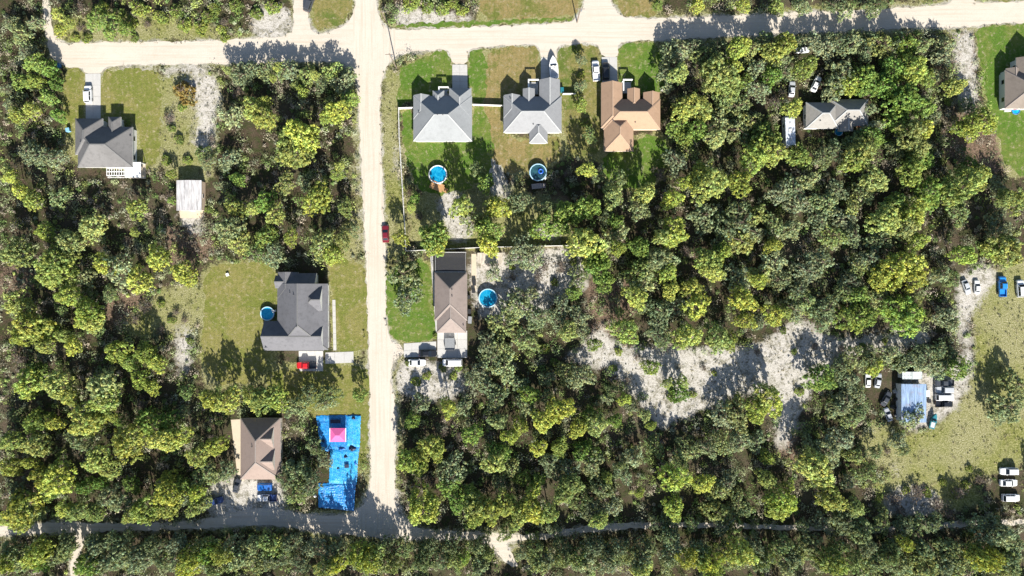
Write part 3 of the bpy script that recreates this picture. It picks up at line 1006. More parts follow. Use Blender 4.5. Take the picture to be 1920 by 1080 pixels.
def pergola():
    x0, y1 = P(200, 314, 2.5)
    x1, y0 = P(234, 330, 2.5)
    cx, cy = (x0 + x1) / 2, (y0 + y1) / 2
    a, b = (x1 - x0) / 2, (y1 - y0) / 2
    t = thing('pergola', 'white open-slatted pergola behind the charcoal grey house', 'pergola', (cx, cy, 0))
    for sx in (-1, 0, 1):
        for sy in (-1, 1):
            MB().box(sx * (a - .1) - .08, sy * (b - .1) - .08, 0, sx * (a - .1) + .08, sy * (b - .1) + .08, 2.4).build('post', WHITE, t)
    for sy in (-1, 0, 1):
        MB().box(-a, sy * (b - .12) - .1, 2.4, a, sy * (b - .12) + .1, 2.55).build('beam', WHITE, t)
    for i in range(8):
        x = -a + .12 + (2 * a - .24) * i / 7
        MB().box(x - .07, -b, 2.555, x + .07, b, 2.68).build('slat', WHITE, t)
    x0, y1 = P(234, 304, 2.6)
    x1, y0 = P(264, 332, 2.6)
    cx, cy = (x0 + x1) / 2, (y0 + y1) / 2
    a, b = (x1 - x0) / 2, (y1 - y0) / 2
    t = thing('patio_cover', 'solid white patio cover at the corner of the charcoal grey house', 'patio cover', (cx, cy, 0))
    MB().box(-a, -b, 0.01, a, b, 0.3).build('deck', CONC2, t)
    for sx in (-1, 1):
        for sy in (-1, 1):
            MB().box(sx * (a - .12) - .08, sy * (b - .12) - .08, 0.3, sx * (a - .12) + .08, sy * (b - .12) + .08, 2.5).build('post', WHITE, t)
    n = 6
    for i in range(n):
        xa_, xb_ = -a + 2 * a * i / n + .012, -a + 2 * a * (i + 1) / n - .012
        MB().box(xa_, -b, 2.5, xb_, b, 2.58 + 0.02 * (i % 2)).build('roof_panel', WHITE, t)
    MB().box(-a, -b - .1, 2.44, a, -b - .005, 2.6).build('gutter', WHITE, t)
    # deck rail
    x0, y0 = P(206, 334)
    t = thing('deck_rail', 'low pale deck rail below the white pergola', 'railing', (x0, y0, 0))
    for i in range(7):
        MB().box(i * .75 - .04, -.04, 0, i * .75 + .04, .04, .95).build('post', WHITE, t)
    MB().box(-.05, -.06, .955, 4.55, .06, 1.02).build('rail', WHITE, t)


pergola()
# ------------------------------------------------------------------ fences, poles, pools
def fence(label, px, h=1.75, span=2.4, mat=None):
    pts = [Vector(P(*p)) for p in px]
    t = thing('fence', label, 'fence', (pts[0].x, pts[0].y, 0))
    o = pts[0]
    for i in range(len(pts) - 1):
        a, b = pts[i] - o, pts[i + 1] - o
        L = (b - a).length
        n = max(1, round(L / span))
        d = (b - a).normalized()
        for k in range(n):
            p, q = a.lerp(b, k / n), a.lerp(b, (k + 1) / n)
            pn, qn = p + d * 0.075, q - d * 0.075
            pan = MB().beam((pn.x, pn.y, h / 2), (qn.x, qn.y, h / 2), 0.045, h - 0.2).build('panel', mat or FENCE_WHITE, t)
            MB().beam((pn.x, pn.y, h - .06), (qn.x, qn.y, h - .06), 0.11, 0.08).build('top_rail', mat or FENCE_WHITE, pan)
            s = 0.065
            MB().box(p.x - s, p.y - s, 0, p.x + s, p.y + s, h + .06).build('post', mat or FENCE_WHITE, t)
    e = pts[-1] - o
    MB().box(e.x - .065, e.y - .065, 0, e.x + .065, e.y + .065, h + .06).build('post', mat or FENCE_WHITE, t)
    return t


fence('long white vinyl fence running down beside the lane from pale grey house', [(777, 204), (749, 205), (750, 260), (754, 320), (757, 370), (760, 420), (762.5, 471)], 1.7)
fence('white vinyl fence along the back of the row house yards', [(764, 471), (830, 468), (894, 465), (960, 463), (1068, 461)], 1.7)
fence('short white fence between pale grey and light grey houses', [(887, 198), (943, 200)], 1.5)
fence('short white fence right of the light grey house', [(1055, 178), (1078, 178)], 1.5)
fence('short white fence right of the terracotta tan house', [(1239, 171), (1252, 171)], 1.4)
fence('white fence running down beside path of the taupe house', [(812, 472), (813, 508)], 1.5)

WOOD = plain('weathered_pole_wood', (0.16, 0.125, 0.10), 0.9, var=0.3, scale=8)
GREYMET = plain('galvanised_metal', (0.42, 0.43, 0.44), 0.45, 0.6)


def pole(px, py, h, label, trans=True):
    x, y = P(px, py)
    t = thing('utility_pole', label, 'utility pole', (x, y, 0), 0, 'utility poles along the top road')
    MB().tube((0, 0, 0), (0, 0, h), 0.17, 0.11, 10).build('shaft', WOOD, t)
    MB().box(-1.1, -.07, h - .75, 1.1, .05, h - .6).build('crossarm', WOOD, t)
    for x_ in (-1, -.45, .45, 1):
        MB().tube((x_, 0, h - .6), (x_, 0, h - .4), 0.05, 0.06, 6).build('insulator', GREYMET, t)
    if trans:
        MB().tube((.34, 0, h - 2.3), (.34, 0, h - 1.4), 0.22, 0.22, 10).build('transformer', GREYMET, t)


pole(744, 128, 11.5, 'wooden utility pole on the grassy corner beside the crossroads')
pole(727, 46, 9.0, 'wooden utility pole on weedy verge above the crossroads', False)
pole(1082, 42, 9.5, 'wooden utility pole with transformer above the middle driveway')


def water_mat(name, deep, light):
    m, nt, b = new_mat(name)
    p = coords(nt)
    v = N(nt, 'ShaderNodeTexVoronoi', feature='DISTANCE_TO_EDGE')
    v.inputs['Scale'].default_value = 1.3
    nt.links.new(p, v.inputs['Vector'])
    f = noise(nt, 0.9, 3.0, 0.6, p, 1.0)
    c = ramp(nt, f, [(0.35, deep), (0.68, light)])  # soft paler mottling: liner pattern and caustic light painted into the colour
    nt.links.new(c, b.inputs['Base Color'])
    b.inputs['Roughness'].default_value = 0.08
    b.inputs['IOR'].default_value = 1.33
    bump(nt, b, noise(nt, 3.0, 3.0, 0.5, p), 0.25, 0.03)
    return m


W_BLUE = water_mat('pool_water', (0.0, 0.17, 0.36), (0.02, 0.33, 0.52))
W_DARK = water_mat('murky_pool_water', (0.012, 0.035, 0.060), (0.03, 0.10, 0.12))
W_CYAN = water_mat('bright_pool_water', (0.0, 0.25, 0.50), (0.03, 0.42, 0.64))
POOLWALL = plain('pool_wall_vinyl', (0.10, 0.22, 0.36), 0.5)
RIMBLUE = plain('pale_blue_rim', (0.36, 0.55, 0.66), 0.5)


def pool(px, py, r, label, wm, rim, h=1.15, ladder=0.0):
    x, y = P(px, py, h)
    R = r / PXM
    t = thing('swimming_pool', label, 'swimming pool', (x, y, 0), 0, 'round above-ground pools')
    MB().lathe([(R - .02, 0), (R, .02), (R, h - .02), (R - .03, h), (R - .05, h - .02), (R - .05, 0.05)], 36).build('side_wall', POOLWALL, t)
    MB().lathe([(R + .10, h - .06), (R + .12, h), (R + .08, h + .04), (R - .14, h + .04), (R - .16, h), (R - .14, h - .05)], 36).build('rim', rim, t)
    mb = MB()
    n = 36
    mb.add([(0, 0, h - .14)] + [((R - .051) * math.cos(6.28318 * i / n), (R - .051) * math.sin(6.28318 * i / n), h - .14) for i in range(n)], [(0, i + 1, (i + 1) % n + 1) for i in range(n)])
    mb.build('water', wm, t)
    for i in range(10):
        a = 6.28318 * i / 10 + .2
        c, s = math.cos(a), math.sin(a)
        MB().tube(((R + .09) * c, (R + .09) * s, 0), ((R + .09) * c, (R + .09) * s, h - .06), 0.05, 0.05, 6).build('upright', rim, t)
    c, s = math.cos(ladder), math.sin(ladder)
    lad = MB()
    for k in (-.25, .25):
        ox, oy = -s * k, c * k
        lad.tube(((R + .55) * c + ox, (R + .55) * s + oy, 0), ((R + .12) * c + ox, (R + .12) * s + oy, h + .75), .03, .03, 5)
        lad.tube(((R - .45) * c + ox, (R - .45) * s + oy, h - .1), ((R - .12) * c + ox, (R - .12) * s + oy, h + .75), .03, .03, 5)
        lad.tube(((R + .12) * c + ox, (R + .12) * s + oy, h + .75), ((R - .12) * c + ox, (R - .12) * s + oy, h + .75), .03, .03, 5)
    for z in (.3, .6, .9, 1.2):
        f = (h + .75 - z) / (h + .75)
        q = R + .12 + .43 * f
        lad.beam((q * c + s * .25, q * s - c * .25, z), (q * c - s * .25, q * s + c * .25, z), .14, .03)
    lad.build('ladder', WHITE, t)
    return t


pool(821, 327, 16.5, 'bright blue round pool with a wooden deck behind pale grey house', W_BLUE, WHITE, ladder=math.radians(-75))
pool(1009, 323, 15.5, 'dark murky round pool in shade behind the light grey house', W_DARK, RIMBLUE, ladder=math.radians(-40))
pool(915, 559, 17, 'bright blue round pool in sandy yard of the taupe house', W_BLUE, RIMBLUE, ladder=math.radians(-120))
pool(501, 588, 12.5, 'small sky-blue round pool beside the dark grey gabled house', W_CYAN, RIMBLUE, 0.9, ladder=math.radians(20))
# float in the murky pool
x, y = P(1014, 321, 1.1)
t = thing('pool_ring', 'blue swim ring floating in the murky pool', 'swim ring', (x, y, 1.02))
MB().lathe([(.55 + .2 * math.cos(a), .12 + .2 * math.sin(a)) for a in [i * math.pi / 5 for i in range(11)]], 20).build('tube', plain('blue_vinyl', (0.02, 0.10, 0.45), 0.3), t, True)

DECKW = plain('orange_deck_wood', (0.42, 0.23, 0.10), 0.75, var=0.25, scale=5)
DECKG = plain('grey_deck_wood', (0.26, 0.23, 0.22), 0.85, var=0.25, scale=5)


def deck(px, py, w_, d_, rz, h, label, mat):
    x, y = P(px, py, h)
    t = thing('pool_deck', label, 'deck', (x, y, 0), math.radians(rz))
    n = int(w_ / .3)
    for i in range(n):
        xx = -w_ / 2 + w_ * i / n
        MB().box(xx + .008, -d_ / 2, h - .05, xx + w_ / n - .008, d_ / 2 - rng.uniform(0, .05), h + rng.uniform(-.008, .008)).build('plank', mat, t)
    for sx in (-1, 1):
        for sy in (-1, 1):
            MB().box(sx * (w_ / 2 - .12) - .07, sy * (d_ / 2 - .12) - .07, 0, sx * (w_ / 2 - .12) + .07, sy * (d_ / 2 - .12) + .07, h - .055 if sy > 0 else h - .055).build('post', mat, t)
    st = MB()
    for k in range(4):
        st.box(w_ / 2 + .02 + k * .28, -.6, h - .22 * (k + 1) - .05, w_ / 2 + .3 + k * .28, .6, h - .22 * (k + 1))
    st.build('steps', mat, t)
    return t


deck(819, 349, 3.6, 2.2, -24, 1.1, 'orange wooden deck leaning off the bright blue pool', DECKW)
deck(1006, 349, 2.6, 1.4, 6, 1.05, 'small grey wooden deck beside the murky pool', DECKG)


# ------------------------------------------------------------------ vehicles
def ring(x, w_, zb, zt, b=0.13):
    return [(x, -w_, zb), (x, -w_ * 1.0, zt - b), (x, -w_ + b, zt), (x, w_ - b, zt), (x, w_, zt - b), (x, w_, zb)]


STY = {
    # length scale body stations (x, half width, top), greenhouse bottom x0 x1, top x0 x1, z belt, z roof
    'sedan': dict(st=[(-2.35, .68, .62), (-2.25, .84, .88), (-1.5, .90, .96), (0, .91, .93), (1.0, .91, .92), (2.0, .86, .80), (2.35, .66, .60)], gh=(-1.8, 1.0, -1.2, .25, .93, 1.43), wb=(-1.4, 1.4)),
    'suv': dict(st=[(-2.35, .76, .75), (-2.28, .90, 1.0), (-1.5, .94, 1.08), (0, .95, 1.06), (1.1, .94, 1.05), (2.05, .88, .95), (2.35, .70, .70)], gh=(-2.22, 1.05, -1.95, .45, 1.05, 1.72), wb=(-1.42, 1.42)),
    'van': dict(st=[(-2.6, .82, .85), (-2.55, .95, 1.05), (-1.5, .98, 1.1), (0, .98, 1.1), (1.4, .97, 1.08), (2.3, .90, .95), (2.6, .74, .70)], gh=(-2.52, 1.75, -2.4, 1.0, 1.08, 1.95), wb=(-1.6, 1.6)),
    'pickup': dict(st=[(-.75, .93, 1.05), (0, .95, 1.06), (1.2, .94, 1.05), (2.35, .90, 1.0), (2.75, .74, .72)], gh=(-.72, 1.3, -.55, .75, 1.05, 1.78), wb=(-1.75, 1.75)),
}
_cache = {}


def car_meshes(style):
    if style in _cache:
        return _cache[style]
    s = STY[style]
    out = []
    body = MB().loft([ring(x, w_, .30, zt) for x, w_, zt in s['st']])
    wbx = s['wb']
    if style == 'pickup':
        bed = MB()
        bed.box(-2.75, -.93, .45, -.765, .93, .62)
        bed.box(-2.75, -.95, .62, -.765, -.85, 1.05).box(-2.75, .85, .62, -.765, .95, 1.05)
        bed.box(-2.78, -.85, .5, -2.68, .85, 1.04).box(-.86, -.85, .62, -.77, .85, 1.08)
        out.append(('cargo_bed', bed.mesh('cargo_bed'), 'paint', None))
    out.append(('body', body.mesh('body'), 'paint', None))
    a0, a1, b0, b1, zb, zt = s['gh']
    hw0, hw1 = .84 if style != 'sedan' else .80, .70 if style in ('suv', 'van') else .63
    lo = [Vector((a0, -hw0, zb)), Vector((a1, -hw0, zb)), Vector((a1, hw0, zb)), Vector((a0, hw0, zb))]
    hi = [Vector((b0, -hw1, zt)), Vector((b1, -hw1, zt)), Vector((b1, hw1, zt)), Vector((b0, hw1, zt))]
    cb = MB()
    cb.add(lo + hi + [Vector((b0 + .15, -hw1 + .15, zt + .05)), Vector((b1 - .15, -hw1 + .15, zt + .05)), Vector((b1 - .15, hw1 - .15, zt + .05)), Vector((b0 + .15, hw1 - .15, zt + .05))],
           [(0, 1, 5, 4), (1, 2, 6, 5), (2, 3, 7, 6), (3, 0, 4, 7), (4, 5, 9, 8), (5, 6, 10, 9), (6, 7, 11, 10), (7, 4, 8, 11), (8, 9, 10, 11)])
    out.append(('cabin', cb.mesh('cabin'), 'paint', None))

    def pane(i, j, u0, u1, v0, v1):
        def at(u, v):
            return lo[i].lerp(lo[j], u).lerp(hi[i].lerp(hi[j], u), v)
        q = [at(u0, v0), at(u1, v0), at(u1, v1), at(u0, v1)]
        nrm = (q[1] - q[0]).cross(q[3] - q[0]).normalized()
        c = sum(q, Vector()) / 4
        mid = Vector(((a0 + a1) / 2, 0, (zb + zt) / 2))
        if nrm.dot(c - mid) < 0:
            nrm = -nrm
        return MB().add([p + nrm * .012 for p in q] + [p - nrm * .01 for p in q], [(0, 1, 2, 3), (4, 5, 6, 7), (0, 1, 5, 4), (1, 2, 6, 5), (2, 3, 7, 6), (3, 0, 4, 7)])
    out.append(('windshield', pane(1, 2, .05, .95, .06, .94).mesh('windshield'), 'glass', None))
    out.append(('rear_window', pane(3, 0, .06, .94, .1, .92).mesh('rear_window'), 'glass', None))
    for i, j in ((0, 1), (2, 3)):
        out.append(('side_window', pane(i, j, .10, .48, .12, .9).mesh('side_window'), 'glass', None))
        out.append(('side_window', pane(i, j, .52, .90, .12, .9).mesh('side_window'), 'glass', None))
    for wx in wbx:
        for sy in (-1, 1):
            y = sy * .84
            out.append(('wheel', MB().tube((wx, y - .11, .34), (wx, y + .11, .34), .34, .34, 14).mesh('wheel'), 'tyre', MB().tube((wx, y + sy * .1, .34), (wx, y + sy * .125, .34), .21, .19, 10).mesh('rim')))
    xf = s['st'][-1][0]
    xr = -2.8 if style == 'pickup' else s['st'][0][0]
    zf = s['st'][-1][2] - .06
    for sy in (-1, 1):
        out.append(('headlight', MB().box(xf - .12, sy * .55 - .13, zf - .1, xf + .02, sy * .55 + .13, zf + .045).mesh('headlight'), 'lamp', None))
        out.append(('taillight', MB().box(xr - .015, sy * .62 - .1, .62, xr + .1, sy * .62 + .1, .80 if style != 'sedan' else .66).mesh('taillight'), 'red', None))
        mx = a1 - .25
        out.append(('wing_mirror', MB().box(mx - .07, sy * .98 - .07, zb + .02, mx + .07, sy * .98 + .07, zb + .16).mesh('wing_mirror'), 'paint', None))
    _cache[style] = out
    return out


LAMP = plain('lamp_lens', (0.7, 0.72, 0.74), 0.15)
RED = plain('red_lens', (0.35, 0.01, 0.01), 0.25)


def paint(name, col, rough=0.28):
    return M('paint_' + name, col, rough, 0.0, 0.04, 2.0, 0.5, 0.5)


PAINT = {'white': paint('white', (0.72, 0.73, 0.74)), 'black': paint('black', (0.012, 0.013, 0.016)), 'red': paint('red', (0.50, 0.012, 0.015)), 'maroon': paint('maroon', (0.16, 0.012, 0.022)),
         'navy': paint('navy', (0.02, 0.045, 0.16)), 'silver': paint('silver', (0.42, 0.44, 0.47)), 'charcoal': paint('charcoal', (0.05, 0.055, 0.065)), 'teal': paint('teal', (0.02, 0.16, 0.20)), 'blue': paint('blue', (0.02, 0.22, 0.62))}


def car(px, py, ang, style, col, label, cat='car', sc_=1.0, group=None, z=0.0, bedcol=None):
    x, y = P(px, py, 1.0)
    name = {'sedan': 'parked_car', 'suv': 'parked_car', 'van': 'parked_van', 'pickup': 'pickup_truck'}[style]
    t = thing(name, label, cat, (x, y, z), math.radians(ang), group)
    for nm, me_, mt, sub in car_meshes(style):
        o = link(nm, me_, t)
        m_ = {'paint': PAINT[col], 'glass': GLASS, 'tyre': TYRE, 'lamp': LAMP, 'red': RED}[mt]
        if nm == 'cargo_bed' and bedcol:
            m_ = PAINT[bedcol]
        if not me_.materials:
            me_.materials.append(m_)
        o.material_slots[0].link = 'OBJECT'
        o.material_slots[0].material = m_
        if sub is not None:
            r_ = link('rim', sub, o)
            if not sub.materials:
                sub.materials.append(RIM)
    t.scale = (sc_, sc_, sc_)
    return t


D06 = 0.07
car(164, 176, 92, 'suv', 'white', 'white car parked on the drive of the charcoal grey house', z=D06)
car(579, 5, 70, 'suv', 'charcoal', 'dark car cut by the top edge on the side lane', z=0.019)
car(1117.5, 132, 94, 'pickup', 'white', 'white pickup on grass left of the terracotta tan house drive', 'pickup')
car(1136, 133, 91, 'suv', 'black', 'black car in house shadow on the drive by white pickup', z=D06)
car(722.5, 438, 92, 'sedan', 'maroon', 'dark maroon car standing at the edge of the lane', z=0.019)
car(574, 685, 180, 'pickup', 'red', 'bright red pickup on the drive of the dark grey house', 'pickup', 0.95, z=D06, bedcol='black')
car(802, 663, 0, 'sedan', 'black', 'black car on the shaded concrete drive of the taupe house', z=D06)
car(781, 680, 0, 'sedan', 'white', 'white car with dark windows parked below the black car', z=0.0)
car(848, 680, 180, 'van', 'white', 'white van parked on weeds below the taupe house', 'van')
car(500, 934, 180, 'pickup', 'white', 'white pickup with dark blue bed near the beige house', 'pickup', 0.95, bedcol='navy')
car(401, 941, 15, 'sedan', 'navy', 'dark blue car under trees left of the beige house drive')
car(443, 911, 75, 'sedan', 'charcoal', 'charcoal car by the lower left corner of beige house', sc_=0.85)
car(1814, 538, -70, 'sedan', 'silver', 'pale silver car, leftmost of those on the right field', sc_=0.85, group='vehicles on the right field')
car(1834, 538, 90, 'sedan', 'white', 'small white car with dark glass left of blue pickup on the field', sc_=0.8, group='vehicles on the right field')
car(1881, 537, 90, 'pickup', 'blue', 'bright blue pickup standing on the right field', 'pickup', group='vehicles on the right field')
car(1915, 541, 94, 'suv', 'white', 'white car right of the blue pickup, at the right edge', group='vehicles on the right field')
car(1893, 884, 180, 'suv', 'white', 'white car, topmost of three in a column near the right edge', group='three white cars in a column')
car(1893, 906, 0, 'sedan', 'white', 'white car, middle of three in a column near the right edge', group='three white cars in a column')
car(1897, 934, 0, 'suv', 'white', 'white car, lowest of three in a column near the right edge', group='three white cars in a column')
car(1629, 714, 90, 'sedan', 'white', 'small white car at far left of the mobile home yard', sc_=0.8)
car(1648, 714, 80, 'sedan', 'silver', 'silver car among junk left of the mobile home', sc_=0.85)
car(1772, 731, 180, 'suv', 'silver', 'silver grey car beside the mobile home, above the white van')
car(1773, 745, 0, 'van', 'white', 'white van beside the mobile home, between two cars', 'van', 0.95)
car(1772, 718, 180, 'pickup', 'charcoal', 'dark charcoal pickup at top of the row right of mobile home', 'pickup', 0.9)
car(1772, 758, 0, 'pickup', 'black', 'black pickup at the bottom of the row right of mobile home', 'pickup', 0.85)
car(1663, 748, 60, 'sedan', 'charcoal', 'dark junk car in the shade left of the mobile home', sc_=0.9)
car(1667, 778, 110, 'sedan', 'silver', 'grey junk car lower left of the mobile home', sc_=0.8)
car(1531, 157, 65, 'sedan', 'white', 'white car half hidden in trees above the stone grey house', sc_=0.95)
car(1506, 93, 5, 'sedan', 'white', 'white car deep in shade beside the top road trees', sc_=0.8)
car(1486, 166, 85, 'sedan', 'silver', 'silver car under leaves left of the hidden white car', sc_=0.9)


# boats, camper, trailers
def boat(px, py, ang, L, Wd, label, hullmat, topmat, motor=True, trailer=True, z0=0.45):
    x, y = P(px, py, 1.2)
    if trailer:
        t = thing('boat_trailer', 'metal trailer carrying ' + label, 'trailer', (x, y, 0), math.radians(ang))
        MB().beam((-L * .42, -.5, .36), (L * .3, -.5, .36), .09, .09).beam((-L * .42, .5, .36), (L * .3, .5, .36), .09, .09).beam((L * .3, -.5, .36), (L * .62, 0, .36), .09, .09).beam((L * .3, .5, .36), (L * .62, 0, .36), .09, .09).build('frame', GREYMET, t)
        MB().beam((-L * .15, -Wd * .46, .3), (-L * .15, Wd * .46, .3), .08, .08).build('axle', GREYMET, t)
        for s in (-1, 1):
            MB().tube((-L * .15, s * Wd * .42 - .09, .3), (-L * .15, s * Wd * .42 + .09, .3), .3, .3, 12).build('wheel', TYRE, t)
    t = thing('boat', label, 'boat', (x, y, 0), math.radians(ang))
    def sec(f, w_, keel, top):
        X = (f - .5) * L
        return [(X, 0, z0 + keel), (X, w_ * .75, z0 + keel + .18), (X, w_, z0 + top), (X, -w_, z0 + top), (X, -w_ * .75, z0 + keel + .18)]
    hw = Wd / 2
    MB().loft([sec(0, hw * .92, 0, .95), sec(.3, hw, 0, .95), sec(.6, hw * .95, 0, 1.0), sec(.82, hw * .62, .1, 1.08), sec(.94, hw * .28, .35, 1.14), sec(1.0, hw * .04, .7, 1.18)]).build('hull', hullmat, t)
    MB().loft([[((f - .5) * L, s * w_, z0 + z) for s, z in ((-1, zt), (1, zt), (.8, zt + .05), (-.8, zt + .05))] for f, w_, zt in ((.62, hw * .85, 1.02), (.8, hw * .6, 1.09), (.94, hw * .26, 1.16))]).build('foredeck', topmat, t)
    MB().box(-L * .42, -hw * .7, z0 + .96, L * .06, hw * .7, z0 + .985).build('cockpit_floor', M('cockpit_floor', (0.45, 0.46, 0.47), 0.7), t)
    for s in (-1, 1):
        MB().box(-L * .08, s * hw * .45 - .22, z0 + .99, L * .02, s * hw * .45 + .22, z0 + 1.45).build('seat', topmat, t)
    MB().add([(L * .10, -hw * .75, z0 + 1.0), (L * .10, hw * .75, z0 + 1.0), (L * .04, hw * .65, z0 + 1.5), (L * .04, -hw * .65, z0 + 1.5), (L * .115, -hw * .75, z0 + 1.0), (L * .115, hw * .75, z0 + 1.0), (L * .05, hw * .65, z0 + 1.5), (L * .05, -hw * .65, z0 + 1.5)],
             [(0, 1, 2, 3), (4, 5, 6, 7), (0, 1, 5, 4), (1, 2, 6, 5), (2, 3, 7, 6), (3, 0, 4, 7)]).build('windscreen', GLASS, t)
    if motor:
        MB().loft([[(X, -w_, z), (X, w_, z), (X, w_ * .8, z + .5), (X, -w_ * .8, z + .5)] for X, w_, z in ((-L / 2 - .62, .16, z0 + .8), (-L / 2 - .35, .22, z0 + .8), (-L / 2 - .02, .2, z0 + .85))]).build('outboard_motor', M('motor_black', (0.02, 0.02, 0.03), 0.35), t)
    return t


boat(1038, 126, 94, 5.9, 2.4, 'white motorboat on the drive of the middle house', WHITE, plain('white_gelcoat', (0.78, 0.78, 0.77), 0.25, var=0.03))
x, y = P(1037.5, 103)
boat(1752, 790, 75, 4.2, 1.5, 'teal skiff on weeds right of the mobile home', paint('teal_hull', (0.03, 0.19, 0.22)), PAINT['teal'], False, False, 0.02)


def camper(px, py, ang, L, Wd, h, label, mat):
    x, y = P(px, py, h)
    t = thing('camper_trailer', label, 'camper', (x, y, 0), math.radians(ang))
    prof = [(-L / 2, .5), (-L / 2, h - .25), (-L / 2 + .25, h), (L / 2 - .55, h), (L / 2, h - .8), (L / 2, .8), (L / 2 - .3, .5)]
    MB().loft([[(px_, y_, z) for px_, z in prof] for y_ in (-Wd / 2, Wd / 2)]).build('body', mat, t)
    MB().box(-.5, -.4, h + .005, .5, .4, h + .25).build('air_conditioner', M('ac_white', (0.6, 0.6, 0.58), 0.6), t)
    for k in (-L * .3, L * .25):
        MB().box(k - .22, -.22, h + .005, k + .22, .22, h + .09).build('roof_hatch', M('hatch_grey', (0.4, 0.41, 0.42), 0.4), t)
    for s in (-1, 1):
        for k in (-L * .25, L * .2):
            MB().box(k - .45, s * (Wd / 2 + .008) - .012, 1.4, k + .45, s * (Wd / 2 + .008) + .012, 2.0).build('window', GLASS, t)
        for k in (-.4, .35):
            MB().tube((k, s * Wd * .42 - .1, .36), (k, s * Wd * .42 + .1, .36), .36, .36, 12).build('wheel', TYRE, t)
    MB().beam((L / 2 - .3, -.5, .5), (L / 2 + 1.0, 0, .5), .1, .1).beam((L / 2 - .3, .5, .5), (L / 2 + 1.0, 0, .5), .1, .1).build('hitch', GREYMET, t)


camper(1482, 245, 92, 8.0, 2.5, 2.9, 'long white camper trailer with streaked roof near the stone grey house', metal_roof('streaked_white_roof', (0.56, 0.60, 0.66), 0.2))


# covered vehicle, utility trailer, tarp party
def tarp_mat(name, a, b_):
    m, nt, b = new_mat(name)
    p = coords(nt)
    mp = N(nt, 'ShaderNodeMapping')
    mp.inputs['Scale'].default_value = (2.6, 0.55, 1)
    nt.links.new(p, mp.inputs['Vector'])
    f = noise(nt, 1.3, 5.0, 0.7, p, 0.8)
    g = noise(nt, 1.0, 5.0, 0.75, mp.outputs[0], 0.6)
    c = ramp(nt, f, [(0.35, a), (0.65, b_)])
    c = mix(nt, math_(nt, 'MULTIPLY', step(nt, g, 0.54, 0.68), 0.6), c, tuple(x * 0.6 + 0.25 for x in b_))  # pale streaks: highlights along the folds, painted into the colour
    c = mix(nt, math_(nt, 'MULTIPLY', step(nt, noise(nt, 0.5, 4.0, 0.7, p), 0.55, 0.7), 0.35), c, (0.10, 0.22, 0.34))
    nt.links.new(c, b.inputs['Base Color'])
    b.inputs['Roughness'].default_value = 0.42
    bump(nt, b, g, 0.7, 0.12)
    return m


TARP1 = tarp_mat('blue_tarp', (0.0, 0.12, 0.42), (0.02, 0.30, 0.66))
TARP2 = tarp_mat('cyan_tarp', (0.0, 0.20, 0.52), (0.04, 0.40, 0.72))
TARP3 = tarp_mat('dark_blue_tarp', (0.0, 0.07, 0.34), (0.0, 0.13, 0.46))


def tarp(label, px, z, mat, wr=0.10, seed=0):
    """crumpled plastic sheet spread over the grass"""
    q = [Vector(P(*p)) for p in px]
    n = 46
    r = np.random.default_rng(seed)
    hgt = np.zeros((n + 1, n + 1))
    for amp, k in ((1.0, 3), (.7, 7), (.55, 15), (.3, 26)):
        for _ in range(7):
            ax, ay = r.normal(size=2) * k
            hgt += amp * np.abs(np.sin((np.linspace(0, 1, n + 1)[:, None] * ax + np.linspace(0, 1, n + 1)[None, :] * ay) * 3.1 + r.uniform(0, 6.3))) ** 2 / 14
    vs_, fs = [], []
    for j in range(n + 1):
        for i in range(n + 1):
            u, v = i / n, j / n
            p = q[0].lerp(q[1], u).lerp(q[3].lerp(q[2], u), v)
            ed = min(1, 12 * min(u, 1 - u, v, 1 - v))
            e = (r.random(2) - .5) * .22 if ed == 0 else (0, 0)
            vs_.append((p.x + e[0], p.y + e[1], z + wr * 3.6 * hgt[j, i] * (.25 + .75 * ed)))
    for j in range(n):
        for i in range(n):
            a = j * (n + 1) + i
            fs.append((a, a + 1, a + n + 2, a + n + 1))
    o = MB().add(vs_, fs).build('tarp', mat, None)
    return tag(o, label, 'tarp')


tarp('wide crumpled blue tarp at the top, with pink canopy standing on it', [(592, 779), (676, 778), (674, 848), (604, 846)], 0.02, TARP1, 0.10, 1)
tarp('narrow bright cyan tarp in the middle, under the dark heaps', [(620, 842), (673, 840), (669, 908), (617, 906)], 0.14, TARP2, 0.10, 2)
tarp('square blue tarp lying lowest, near the bottom road', [(597, 906), (667, 904), (664, 958), (597, 951)], 0.03, TARP1, 0.12, 3)
tarp('cyan strip of tarp overlapping the right side of the wide tarp', [(652, 780), (677, 780), (675, 838), (650, 836)], 0.27, TARP2, 0.08, 4)


def canopy():
    x, y = P(633, 816, 2.4)
    t = thing('canopy_tent', 'pink canopy tent with white frame standing on blue tarp', 'canopy tent', (x, y, 0))
    a, b = 2.0, 1.75
    PINK = plain('pink_fabric', (0.62, 0.10, 0.30), 0.7, var=0.12)
    MB().add([(-a, -b, 2.2), (a, -b, 2.2), (a, b, 2.2), (-a, b, 2.2), (-.5, 0, 2.75), (.5, 0, 2.75)], [(0, 1, 5, 4), (1, 2, 5), (2, 3, 4, 5), (3, 0, 4)]).build('canopy', PINK, t)
    for i, (x0, y0, x1, y1) in enumerate(((-a, -b - .04, a, -b), (-a, b, a, b + .04), (-a - .04, -b, -a, b), (a, -b, a + .04, b))):
        MB().box(x0, y0, 1.98, x1, y1, 2.22).build('valance', WHITE if i > 1 else PINK, t)
    for sx in (-1, 1):
        for sy in (-1, 1):
            MB().tube((sx * (a + .06), sy * (b + .06), 0), (sx * (a + .06), sy * (b + .06), 2.3), .05, .05, 6).build('leg', WHITE, t)
        MB().beam((sx * (a + .12), -b - .1, 2.2), (sx * (a + .12), b + .1, 2.2), .14, .08).build('frame_bar', WHITE, t)


